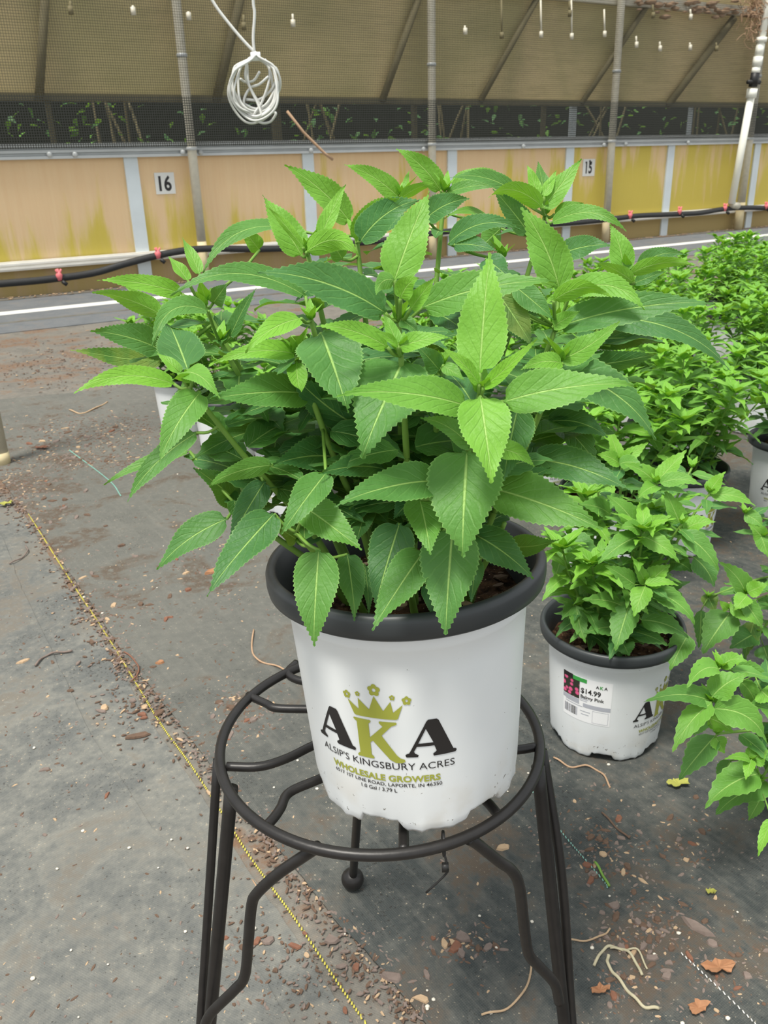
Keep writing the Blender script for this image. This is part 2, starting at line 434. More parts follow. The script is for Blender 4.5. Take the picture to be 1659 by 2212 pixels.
# bands parallel to the back wall
def band(name, y0, y1, mat, z0, z1, u0=-9, u1=15):
    w0 = (gp(0, y0) - W0).dot(WN); w1 = (gp(0, y1) - W0).dot(WN)
    slab(name, [wp(u0, 0, w0), wp(u1, 0, w0), wp(u1, 0, w1), wp(u0, 0, w1)], z0, z1, mat)
band('trim_24', 652, 722, M['fabric_far'], .0005, .004)
band('trim_25', 676, 683, M['chalk'], .004, .0052)
band('trim_26', 699, 702, M['fabric_mid'], .004, .0048, -9, 4)

# thread lines woven into the ground sheets
def thread(name, L, r, mat, z, label):
    b = MB(); P = smooth_path([gp(x, y) for x, y in L], 8)
    pts = []; d = 0
    for i, p in enumerate(P): pts.append(Vector((p.x, p.y, z)))
    # twisted look: short stitches
    i = 0; tot = 0
    for a, c in zip(pts[:-1], pts[1:]):
        seg = (c - a); n = max(1, int(seg.length / .0042)); pn = Vector((-seg.y, seg.x, 0)).normalized()
        for k in range(n):
            s0 = a + seg * (k / n); s1 = a + seg * ((k + .62) / n)
            b.tube([s0 + pn * r * .9, s1 - pn * r * .9], r, 5)
    o = b.build(name, mat); return tag(o, label, 'stitching')
thread('yellow_stitching', LY, .0011, M['stitch'], .0026, 'long yellow zigzag stitching running diagonally along the ground fabric past the stand')
thread('pale_thread', [(1150, 1715), (1210, 1800), (1300, 1905), (1312, 1925)], .0007, M['teal'], .0048, 'short teal thread line in the dark ground fabric right of the stand')
thread('pale_thread', [(1470, 2065), (1540, 2130), (1620, 2208), (1670, 2260)], .0007, M['chalk'], .0048, 'dashed white thread line in the fabric at bottom right corner')
thread('pale_thread', [(150, 975), (235, 1040), (262, 1075)], .0012, M['teal'], .0048, 'faint teal thread on the ground left behind the big plant')

# ------------------------------------------------------------------ back wall
def wallobj(o): o.location = W0; o.rotation_euler = (0, 0, YAW); return o
def wbox(b, u0, u1, w0, w1, z0, z1): b.box((u0, -w0, z0), (u1 - u0, 0, 0), (0, -(w1 - w0), 0), (0, 0, z1 - z0))
U0, U1 = -7.0, 16.0
b = MB(); wbox(b, U0, U1, -.02, 0, 0, .95); wallobj(struct('wall_back', b, M['wall']))
b = MB(); wbox(b, U0, U1, -.05, -.03, 1.35, 3.6); wallobj(struct('wall_back_curtain', b, M['curtain']))
b = MB()
for k, (za, zb, w) in enumerate([(.935, .955, .05), (.958, .972, .035), (.975, .995, .05), (.998, 1.012, .035), (1.015, 1.035, .055)]):
    wbox(b, U0, U1, 0.0, w, za, zb)
wbox(b, U0, U1, .0, .025, .935, 1.035); wallobj(struct('trim_1', b, M['alu']))
b = MB(); wbox(b, U0, U1, -.03, .03, 1.315, 1.365); wallobj(struct('trim_2', b, M['brace']))
b = MB(); wbox(b, U0, U1, .01, .06, .188, .252); wbox(b, U0, U1, .06, .07, .200, .213); wbox(b, U0, U1, .06, .07, .226, .240)
wallobj(struct('trim_3', b, M['whitewood']))
uu, zz = onwall(1500, 18); b = MB(); wbox(b, U0, U1, 0, .06, zz - .04, zz + .05); wallobj(struct('trim_4', b, M['galv']))
# vertical battens on the panels, each a strip of trim
for i, (px, py) in enumerate([(288, 400), (667, 400), (975, 380), (1226, 400), (1441, 400), (1627, 380), (20 - 290, 460)]):
    u, z = onwall(px, py, .0); b = MB(); wbox(b, u - .052, u + .052, .0, .018, .0, .936); wallobj(struct('trim_%d' % (5 + i), b, M['batten']))
k = 12
for px in (600, 1243, 1497, 110, 900, 1180):
    u, z = onwall(px, 255, 0); b = MB(); hw_ = .035 if px in (600, 1243) else .018
    wbox(b, u - hw_, u + hw_, -.06, -.02, 1.03, 1.33); wallobj(struct('trim_%d' % k, b, M['batten'] if px in (1243, 1497) else M['brace'])); k += 1
# net in front of opening and curtain
b = MB(); wbox(b, U0, U1, .19, .191, 1.0, 1.34)
tag(wallobj(b.build('shade_net', M['net_dense'], smooth=False)), 'dark fine mesh screen stretched across the low opening of the greenhouse wall', 'net')
b = MB(); wbox(b, U0, U1, .19, .191, 1.34, 3.6)
tag(wallobj(b.build('insect_net', M['net'], smooth=False)), 'thin see-through mesh hanging in front of the tan roll-up curtain', 'net')

def wall_tube(pts, r, n=12):
    """pts: (px, py, w)"""
    b = MB(); b.tube([wxyz(*p) for p in pts], r, n); return b
# posts (vertical galvanised pipes)
labs = ['galvanised pipe post between the number 16 sign and the tubing coil', 'galvanised support post rising behind the middle of the big plant',
        'pipe post just right of the weathered number 15 sign', 'galvanised support post behind the slanting white riser pipe']
for (px, py, r), lb in zip([(412, 300, .036), (933, 260, .035), (1322, 300, .038), (1608, 380, .046)], labs):
    u, z = onwall(px, py, .10); p = wp(u, 0, .10)
    e = tag(empty('support_post', p), lb, 'post', 'pipe posts along the back wall')
    b = MB(); b.tube([(0, 0, .30), (0, 0, 1.0), (0, 0, 2.0), (0, 0, 3.5)], r, 16); b.build('pipe', M['galv'], e)
    b = MB(); b.tube([(0, 0, 0), (0, 0, .302)], r * 1.06, 16); o = b.build('post_base', M['cream'], e); o['label'] = 'cream painted lower end'
    for zc in (.985, 1.62):
        b = MB(); b.tube([(0, 0, zc - .012), (0, 0, zc + .012)], r * 1.13, 16); b.build('pipe_clamp', M['alu'], e)
p = gp(4, 1003)
e = tag(empty('support_post', p), 'grey pipe post cut by the left edge, standing on the ground fabric', 'post')
b = MB(); b.tube([(0, 0, .03), (0, 0, .5), (0, 0, 3.4)], .026, 18); b.build('pipe', M['galv'], e)
b = MB(); b.tube([(0, 0, 0), (0, 0, .04)], .0275, 18); b.build('post_base', M['cream'], e)
# outside frame's shadows on the curtain, shaped as brown tubes behind the net
for i, (a, c, r, lb) in enumerate([((98, -20), (85, 205), .04, 'upright brown frame shadow behind the net above the far left panel'),
        ((525, -30), (470, 205), .045, 'leaning brown frame shadow behind the coil of clear tubing'),
        ((1172, -25), (1045, 205), .035, 'slanting dark frame shadow left of the number 15 post, behind the net'),
        ((1420, -20), (1265, 210), .035, 'slanting dark frame shadow crossing behind the number 15 post'),
        ((1585, 40), (1452, 215), .05, 'widest slanting frame shadow near the white riser pipe'),
        ((910, -20), (830, 205), .04, 'faint slanting frame shadow left of the middle post')]):
    ex = ((c[0] - a[0]) * 14 / (c[1] - a[1]), 14); b = wall_tube([(a[0], a[1], .03), (c[0] + ex[0], c[1] + ex[1], .03)], r * .8, 8)
    tag(b.build('frame_shadow', M['brace']), lb, 'brace', 'frame shadows over the curtain')
# small metal hooks hanging over the curtain
hooks = [(152, 2, 22), (287, 12, 14), (407, 25, 12), (526, 32, 26), (632, 30, 22), (1004, 55, 14), (1083, 0, 78), (1168, 0, 76), (1234, 0, 80), (1230, 2, 28), (1305, 20, 55), (1425, 90, 16), (1410, 10, 24), (1490, 92, 12), (1491, 20, 18), (1547, 92, 14), (1374, 78, 20)]
for i, (px, py, ln) in enumerate(hooks):
    a = wxyz(px, py, .23); c = wxyz(px + 1, py + ln, .23)
    b = MB(); b.tube([a, c], .009, 6); b.tube([c + Vector((0, 0, .03)), c - Vector((0, 0, .02))], .018, 8)
    o = b.build('hanging_hook', M['galv'] if i % 3 else M['brace'])
    tag(o, 'small metal hook hanging on the mesh above the wall opening', 'hook', 'hooks on the mesh')
# number signs
def text_obj(txt, size, mat, name, font_scale_x=1.0, bold=0.0, align='CENTER'):
    cu = bpy.data.curves.new(name, 'FONT'); cu.body = txt; cu.size = size; cu.align_x = align; cu.offset = bold; cu.resolution_u = 3
    tmp = bpy.data.objects.new('tmp', cu); C.objects.link(tmp)
    dg = bpy.context.evaluated_depsgraph_get(); me = bpy.data.meshes.new_from_object(tmp.evaluated_get(dg))
    vs = [(v.co.x * font_scale_x, v.co.y) for v in me.vertices]; fs = [tuple(p.vertices) for p in me.polygons]
    bpy.data.objects.remove(tmp); bpy.data.curves.remove(cu); bpy.data.meshes.remove(me)
    return vs, fs
for (px, py, s, txt, lb) in [(356, 396, .078, '16', 'white square sign with black number 16 on the amber wall'), (1271, 362, .082, '15', 'small weathered white sign with number 15 on the amber wall')]:
    u, z = onwall(px, py, .0)
    b = MB(); wbox(b, -s, s, .0, .006, -s, s); o = b.build('number_sign', M['signplate'], smooth=False)
    o.location = wp(u, z, .001); o.rotation_euler = (0, 0, YAW); tag(o, lb, 'sign', 'bay number signs')
    vs, fs = text_obj(txt, s * 1.9, M['ink'], 'digits', .82 if txt == '16' else .7, .004)
    cx = (max(v[0] for v in vs) + min(v[0] for v in vs)) / 2; cy = (max(v[1] for v in vs) + min(v[1] for v in vs)) / 2
    b = MB(); b.add([(v[0] - cx, -.0072, v[1] - cy) for v in vs], fs); d = b.build('digits', M['ink'], o, smooth=False)
    if txt == '15':
        for (x, y) in ((-.5, .6), (.1, .75), (.3, .4)):
            b = MB(); b.tube([(x * s, -.006, y * s), (x * s, -.010, y * s)], .010, 8); b.build('rivet', M['valve'], o)
# bolts on rail
for (px, py) in [(107, 334), (162, 334), (395, 329), (433, 329), (672, 325), (915, 322), (1131, 316), (1352, 311), (1305, 313), (1487, 308), (1617, 310)]:
    u, z = onwall(px, py, .06); b = MB(); b.ico((0, 0, 0), .02, 1, .6, 1, sub=2); o = b.build('bolt', M['alu']); o.location = wp(u, z, .06)
    tag(o, 'round bolt head on the aluminium rail of the back wall', 'bolt', 'bolts along the rail')
# hose
hp = [(-60, 618, .19), (0, 613, .19), (100, 604, .19), (200, 590, .19), (270, 570, .19), (340, 552, .19), (400, 541, .19), (460, 537, .19), (560, 538, .19), (680, 533, .19), (820, 520, .19), (940, 503, .19), (1100, 488, .19), (1230, 482, .19), (1330, 472, .19), (1380, 466, .19), (1450, 463, .19), (1510, 460, .19), (1560, 452, .19), (1600, 449, .19), (1640, 449, .19), (1690, 452, .19)]
e = tag(empty('irrigation_hose', wxyz(460, 537, .19)), 'black irrigation hose with pink emitters running along the foot of the back wall', 'hose')
pts = smooth_path([wxyz(*p) for p in hp], 5); o0 = e.location.copy()
b = MB(); b.tube([p - o0 for p in pts], .026, 12); b.build('hose_pipe', M['hose'], e)
for (px, py) in [(128, 597), (341, 550), (1361, 466), (1468, 457), (1566, 450), (1655, 446)]:
    q = wxyz(px, py, .21) - o0
    b = MB(); b.tube([q + Vector((0, 0, -.03)), q + Vector((0, 0, .01)), q + Vector((0, 0, .035))], [.014, .026, .010], 8)
    for k in range(3):
        an = k * 2.1; b.tube([q + Vector((0, 0, .01)), q + Vector((.022 * math.cos(an), .022 * math.sin(an), .05))], .008, 5)
    em = b.build('emitter', M['pink'], e); em['label'] = 'pink emitter'
    b = MB(); b.tube([q + Vector((.02, -.01, -.035)), q + Vector((.05, -.01, -.06))], .015, 8); b.build('emitter_barb', M['valve'], em)
# riser pipe
A_ = wxyz(1668, -40, .34); B_ = wxyz(1580, 440, .22); ax = (B_ - A_)
e = tag(empty('riser_pipe', B_), 'slanting white plastic riser pipe with black valve at the right end of the wall', 'pipe')
def seg(t0, t1, r, nm, mt, lb=None):
    b = MB(); b.tube([A_ + ax * t0 - B_, A_ + ax * t1 - B_], r, 14); o = b.build(nm, mt, e)
    if lb: o['label'] = lb
def tt(y): return (y + 40) / 480.0
seg(-.35, tt(155), .036, 'upper_pipe', M['pvc']); seg(tt(183), 1.0, .04, 'lower_pipe', M['pvc'])
for (y0, y1, r) in [(72, 82, .056), (86, 110, .044), (112, 132, .05), (134, 148, .044), (180, 200, .055)]: seg(tt(y0), tt(y1), r, 'coupling', M['pvc'])
seg(tt(146), tt(176), .046, 'valve', M['valve'], 'black valve body')
q = A_ + ax * tt(166) - B_; b = MB(); b.tube([q - WU * .10, q + WU * .10], .022, 8); b.build('valve_handle', M['valve'], e)
b = MB(); b.tube([Vector((0, 0, 0)), WU * .05 + Vector((0, 0, -.02)), WU * .12 + Vector((0, 0, -.03))], .038, 12); b.build('hose_connector', M['galv'], e)
# dry vine tangle beside the riser, dry twig on the net
rv = random.Random(8)
b = MB()
for k in range(70):
    p0 = Vector(wxyz(1638 + rv.gauss(0, 8), rv.uniform(-30, 60), .28)); pts = [p0]
    for j in range(6): pts.append(pts[-1] + Vector((rv.gauss(0, .035), rv.gauss(0, .02), rv.gauss(-.015, .035))))
    b.tube(smooth_path(pts, 3), .0035, 4)
tag(b.build('dry_vine', M['twig']), 'brown dry vine tangle around the top of the white riser pipe', 'vine', kind='stuff')
b = wall_tube([(620, 240, .25), (655, 285, .27), (680, 310, .3), (702, 332, .33), (719, 345, .34)], .011, 6)
tag(b.build('twig', M['twig']), 'thin brown twig stuck on the mesh below the coil of tubing', 'twig')
b = MB()
for k in range(60):
    px = rv.uniform(1380, 1640); p0 = wxyz(px, rv.gauss(6, 10) + (px - 1400) * .09, .10)
    b.ico(p0, rv.uniform(.012, .04), 1.6, 1, .6, .3, rv, 1)
tag(b.build('dry_litter', M['twig']), 'dry leaf litter caught along the rail at the top right corner', 'litter', kind='stuff')

# ------------------------------------------------------------------ outdoors beyond the wall
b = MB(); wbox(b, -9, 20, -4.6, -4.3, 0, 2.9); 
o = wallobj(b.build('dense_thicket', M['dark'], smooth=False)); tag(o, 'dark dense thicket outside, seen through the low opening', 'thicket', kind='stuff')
for i, (u, s) in enumerate([(-3.2, 1.5), (-1.6, 1.6), (.6, 1.7), (2.6, 1.5), (4.8, 1.7), (7.2, 1.8), (9.8, 1.8), (12.5, 1.8)]):
    rr = random.Random(50 + i)
    e = empty('outdoor_shrub', wp(u, 0, -2.2))
    tag(e, 'leafy wild shrub outside the wall opening, %s' % ['at the far left', 'left of the number 16 sign post', 'behind the coil of tubing', 'left of the middle post', 'right of the middle post', 'left of the number 15 post', 'right of the number 15 post', 'behind the white riser pipe'][i], 'shrub', 'shrubs outside the wall')
    b = LMB()
    for k in range(170):
        th = rr.uniform(0, 2 * PI); rad = s * .62 * rr.random() ** .5; z = rr.uniform(.5, 2.0)
        p = Vector((rad * math.cos(th), rad * math.sin(th) * .6, z)); d = Vector((rr.gauss(0, 1), rr.gauss(0, 1), rr.gauss(-.3, .6))).normalized()
        leaf(b, p, p + d * .10, .028, Vector((rr.gauss(0, .4), rr.gauss(0, .4), 1)), tone=1 if rr.random() < .85 else .4, ns=4, na=1, serr=0, wave=0, rnd=rr)
    b.build('foliage', M['leaf'], e)
    b = MB()
    for k in range(5):
        b.tube(smooth_path([(rr.uniform(-.1, .1), rr.uniform(-.1, .1), 0), (rr.uniform(-.3, .3), rr.uniform(-.2, .2), .8), (rr.uniform(-.6, .6), rr.uniform(-.4, .4), 1.9)], 4), .015, 6)
    b.build('branch', M['brace'], e)
# ------------------------------------------------------------------ pots
POT_H, POT_R, POT_T, POT_B = .193, .105, .0925, .0815
def pot_r(z): return POT_B + (POT_T - POT_B) * (z / POT_H)
def pot_body_mesh():
    b = MB(); N = 144
    def zf(r, z, an):
        k = max(0.0, 1 - z / .016)
        lob = (math.sin(an * 6 + 3.9)); gap = 1.0 if lob < -.35 else 0.0
        rip = .0013 * abs(math.sin(an * 20))
        zz = z + k * (.010 * smoothstep(-.15, -.5, lob) if lob < 0 else 0) + k * rip
        rr = r - k * (.0016 * smoothstep(0, 1, abs(math.sin(an * 12)))) 
        return rr, zz
    H = POT_H
    prof = [(POT_B - .006, .002), (POT_B - .002, 0), (POT_B, .004), (POT_B, .010), (pot_r(.02), .02), (pot_r(.06), .06), (pot_r(.10), .10), (pot_r(.14), .14),
            (pot_r(.158), .158), (pot_r(.160) + .0008, .1595), (pot_r(.163) + .0012, .163), (POT_T - .0005, H - .019)]
    b.lathe(prof, N, zfun=zf)
    b.lathe([(0.0, .012), (POT_B - .006, .012), (POT_B - .006, .002)], N, zfun=zf)
    return b
def pot_rim_mesh():
    b = MB(); H = POT_H
    b.lathe([(POT_T - .002, H - .0205), (POT_T + .0015, H - .0205), (POT_R - .004, H - .0195), (POT_R - .0008, H - .017), (POT_R, H - .012), (POT_R, H - .005), (POT_R - .0015, H - .001),
             (POT_R - .004, H), (POT_R - .0065, H - .0006), (POT_R - .0080, H - .003), (POT_T + .0015, H - .010), (POT_T - .0025, H - .018), (POT_T - .0055, H - .05), (POT_T - .0085, H - .09)], 96)
    return b
from mathutils.geometry import tessellate_polygon
def fill(loops, sub=0):
    fs = tessellate_polygon([[Vector((x, y, 0)) for x, y in L] for L in loops]); vs = [p for L in loops for p in L]
    return vs, [tuple(f) for f in fs]
def subdiv(vs, fs, cell):
    """split triangles until edges are short so that they follow the curved pot"""
    bm = bmesh.new(); vv = [bm.verts.new((x, y, 0)) for x, y in vs]
    for f in fs:
        try: bm.faces.new([vv[i] for i in f])
        except ValueError: pass
    bmesh.ops.remove_doubles(bm, verts=bm.verts, dist=1e-7)
    bmesh.ops.triangulate(bm, faces=bm.faces)
    for _ in range(6):
        es = [e for e in bm.edges if e.calc_length() > cell]
        if not es: break
        bmesh.ops.subdivide_edges(bm, edges=es, cuts=1); bmesh.ops.triangulate(bm, faces=bm.faces)
    bm.verts.index_update()
    r = [(v.co.x, v.co.y) for v in bm.verts], [tuple(v.index for v in f.verts) for f in bm.faces]; bm.free(); return r
WS = .0865 / .84
def wrap(vs, zc, a0=0.0, eps=.0005, rot=0.0):
    out = []
    for x, y in vs:
        z = zc + (y * .94 if y > 0 else y * 1.03); a = a0 + x / WS; r = pot_r(z) + eps
        out.append((r * math.sin(a), -r * math.cos(a), z))
    return out
def sc(pts, sx, sy, ox, oy): return [(ox + x * sx, oy + y * sy) for x, y in pts]
A_OUT = [(0, .05), (.02, .0), (.235, .0), (.255, .05), (.19, .10), (.165, .15), (.225, .285), (.56, .285), (.60, .13), (.565, .09), (.53, .06), (.54, 0), (.975, .0), (1.0, .05), (.985, .085), (.93, .11), (.655, .96), (.62, 1.0), (.46, 1.0), (.425, .95), (.115, .20), (.075, .11), (.02, .085)]
A_IN = [(.41, .76), (.255, .37), (.545, .37)]
K_OUT = [(0, 1), (.37, 1), (.39, .965), (.365, .93), (.335, .905), (.335, .545), (.64, .87), (.60, .92), (.565, .955), (.575, 1), (.93, 1), (.945, .965), (.91, .93), (.82, .89), (.60, .635), (.90, .14), (.97, .07), (1.06, .04), (1.07, -.01), (1.0, -.045), (.86, -.04), (.74, .03), (.40, .47), (.335, .42), (.335, .095), (.37, .07), (.395, .035), (.375, 0), (.01, 0), (0, .035), (.03, .07), (.065, .095), (.065, .905), (.03, .93), (-.005, .965)]
CROWN = [(-.5, .62), (-.29, .27), (-.285, .74), (-.09, .33), (.02, .92), (.17, .33), (.31, .74), (.345, .29), (.52, .62), (.42, .04), (.385, .0), (-.36, .0), (-.395, .04)]
def flower(cx, cy, r):
    o = []
    for k in range(50):
        a = 2 * PI * k / 50; rr = r * (.72 + .28 * abs(math.cos(a * 2.5))); o.append((cx + rr * math.cos(a + .3), cy + rr * math.sin(a + .3)))
    i = [(cx + r * .30 * math.cos(-2 * PI * k / 14), cy + r * .30 * math.sin(-2 * PI * k / 14)) for k in range(14)]
    return [o, i]
LOGO_Z, LOGO_A = .0725, -.32
def fit_text(txt, width, cap, cx, ybase, bold, b, mi, a0, zc, cell=.006):
    vs, fs = text_obj(txt, 1.0, M['ink'], 'txt', 1.0, bold)
    x0 = min(v[0] for v in vs); x1 = max(v[0] for v in vs)
    sx = width / (x1 - x0); sy = cap / .73
    vs = [(cx + (v[0] - (x0 + x1) / 2) * sx, ybase + v[1] * sy) for v in vs]
    vs, fs = subdiv(vs, fs, cell); b.add(wrap(vs, zc, a0), fs, mi)
def logo_meshes():
    k = MB(); g = MB()
    def put(b, loops, mi=0):
        vs, fs = fill(loops); vs, fs = subdiv(vs, fs, .004); b.add(wrap(vs, LOGO_Z, LOGO_A), fs, mi)
    put(k, [sc(A_OUT, .0445, .0335, -.0665, 0), sc(A_IN, .0445, .0335, -.0665, 0)])
    put(k, [sc(A_OUT, .0445, .0335, .0225, 0), sc(A_IN, .0445, .0335, .0225, 0)])
    put(g, [sc(K_OUT, .0400, .0355, -.0205, -.0035)])
    put(g, [sc(CROWN, .0465, .0215, -.001, .0345)])
    for (x, y, r) in [(-.0245, .0515, .0036), (-.0142, .0540, .0023), (.0005, .0595, .0054), (.0150, .0540, .0024), (.0265, .0515, .0040)]: put(g, flower(x, y, r))
    fit_text("ALSIP'S KINGSBURY ACRES", .128, .0060, .001, -.0109, -.004, k, 0, LOGO_A, LOGO_Z)
    fit_text("WHOLESALE GROWERS", .104, .0054, .0, -.0215, .03, g, 0, LOGO_A, LOGO_Z)
    fit_text("6517 1ST LINE ROAD, LAPORTE, IN 46350", .1035, .0031, .0015, -.0262, .006, k, 0, LOGO_A, LOGO_Z)
    fit_text("1.0 Gal / 3.79 L", .034, .0034, -.004, -.0312, .006, k, 0, LOGO_A, LOGO_Z)
    return k, g
def sticker_mesh():
    b = MB(); A0 = 0.0
    def rect(x0, y0, x1, y1, mi, eps):
        n = max(1, int((x1 - x0) / .004)); vs = []
        for i in range(n + 1):
            x = x0 + (x1 - x0) * i / n; vs += [(x, y0), (x, y1)]
        b.add(wrap(vs, .1, A0, eps), [(2 * i, 2 * i + 2, 2 * i + 3, 2 * i + 1) for i in range(n)], mi)
    # materials: 0 paper 1 print grey 2 green 3 ink 4 flower
    rect(-.044, -.034, .044, .044, 0, .0003)
    rect(-.0435, .003, -.0105, .0415, 4, .0006); rect(-.0435, .0355, -.0235, .0435, 3, .0007)
    rect(-.0235, .0355, .002, .0425, 2, .0007)
    rect(-.044, -.0045, -.0105, .002, 1, .0006); rect(-.003, -.0085, .0435, -.002, 1, .0006)
    rr = random.Random(3); x = -.040
    while x < -.014:
        w = rr.uniform(.0004, .0014); rect(x, -.027, x + w, -.013, 3 if rr.random() < .6 else 1, .0006); x += w + rr.uniform(.0003, .0009)
    for (x0, x1, y) in [(-.008, .010, -.0165), (-.006, .008, -.0215), (-.038, -.004, -.0095), (-.038, -.010, -.0062), (-.009, .006, .0045), (-.009, .004, .0015)]: rect(x0, y, x1, y + .0011, 1, .0006)
    # empty framed square
    for (x0, y0, x1, y1) in [(.014, -.0315, .041, -.031), (.014, -.0115, .041, -.011), (.014, -.0315, .0145, -.011), (.0405, -.0315, .041, -.011)]: rect(x0, y0, x1, y1, 1, .0006)
    def tx(s, w, cap, cx, y, bold, mi):
        vs, fs = text_obj(s, 1.0, M['ink'], 'txt', 1.0, bold)
        x0 = min(v[0] for v in vs); x1 = max(v[0] for v in vs)
        vs = [(cx + (v[0] - (x0 + x1) / 2) * w / (x1 - x0), y + v[1] * cap / .73) for v in vs]
        b.add(wrap(vs, .1, A0, .0007), fs, mi)
    tx('$14.99', .034, .0095, .009, .0165, .02, 3); tx('Balmy Pink', .040, .0060, .012, .0070, .02, 3)
    tx('A', .0055, .0055, .0200, .0310, .02, 3); tx('K', .0055, .0062, .0268, .0305, .02, 2); tx('A', .0055, .0055, .0335, .0310, .02, 3)
    return b
_pb = pot_body_mesh().build('pot', M['white']); _rim = pot_rim_mesh().build('rim', M['rim']); _rim.parent = _pb
_k, _g = logo_meshes()
_lk = _k.build('lettering', M['ink'], _pb, smooth=False); _lg = _g.build('crown_emblem', M['olive'], _pb, smooth=False)
tag(_lk, 'black printed lettering'); tag(_lg, 'olive printed crown, letter and lettering'); tag(_rim, 'black plastic rim')
def soil_mesh(seed):
    rr = random.Random(seed); b = MB(); n = 28; rings = 9; vs = [(0, 0, POT_H - .035)]
    for i in range(1, rings + 1):
        for j in range(n):
            r = (POT_T - .0035) * i / rings; a = 2 * PI * j / n
            vs.append((r * math.cos(a), r * math.sin(a), POT_H - .036 + rr.uniform(-.004, .004) + .004 * (1 - i / rings)))
    fs = [(0, 1 + j, 1 + (j + 1) % n) for j in range(n)]
    for i in range(rings - 1):
        for j in range(n): fs.append((1 + i * n + j, 1 + (i + 1) * n + j, 1 + (i + 1) * n + (j + 1) % n, 1 + i * n + (j + 1) % n))
    b.add(vs, fs, 0)
    for k in range(90):
        a = rr.uniform(0, 2 * PI); r = (POT_T - .012) * rr.random() ** .5; s = rr.uniform(.0015, .006)
        b.ico((r * math.cos(a), r * math.sin(a), POT_H - .0335), s, 1.7, 1, .45, .3, rr, 1, 1 if rr.random() < .8 else 2, rr.uniform(0, 6))
    return b
_soil = soil_mesh(5).build('soil', [M['soil'], M['bark'], M['woodchip']], smooth=False)
def place_pot(parent, rz=0, tilt=None, first=[True]):
    pb = _pb if first[0] else _pb.copy()
    if first[0]:
        kids = [_rim, _lk, _lg]
    else:
        C.objects.link(pb)
        for o in (_rim, _lk, _lg):
            c = o.copy(); C.objects.link(c); c.parent = pb
    s = _soil if first[0] else _soil.copy()
    if not first[0]: C.objects.link(s)
    first[0] = False
    pb.parent = parent; s.parent = parent; pb.rotation_euler = (0, 0, rz); s.rotation_euler = (0, 0, rz * 1.7)
    if tilt:
        mt = Matrix.Rotation(tilt[0], 4, 'X') @ Matrix.Rotation(tilt[1], 4, 'Y'); pb.rotation_euler = (mt @ Matrix.Rotation(rz, 4, 'Z')).to_euler(); s.rotation_euler = mt.to_euler()
    return pb, s

# ------------------------------------------------------------------ hand set leaves
CR = {'A': (150, 500), 'B': (550, 320), 'C': (900, 320), 'D': (1200, 450), 'E': (550, 680), 'F': (900, 680), 'G': (550, 1000), 'H': (900, 980)}
def cv(c, x, y):
    if c == 'P': return x, y
    if c == '3': return 150 + x / 2.37, 320 + y / 2.37
    if c == '5': return 150 + x / 2.37, 800 + y / 2.37
    if c == '6': return 800 + x / 1.931, 800 + y / 1.931
    if c == '8': return 1150 + x / 3.16, 1200 + y / 3.16
    o = CR[c]; return o[0] + x / 4.1475, o[1] + y / 4.1475
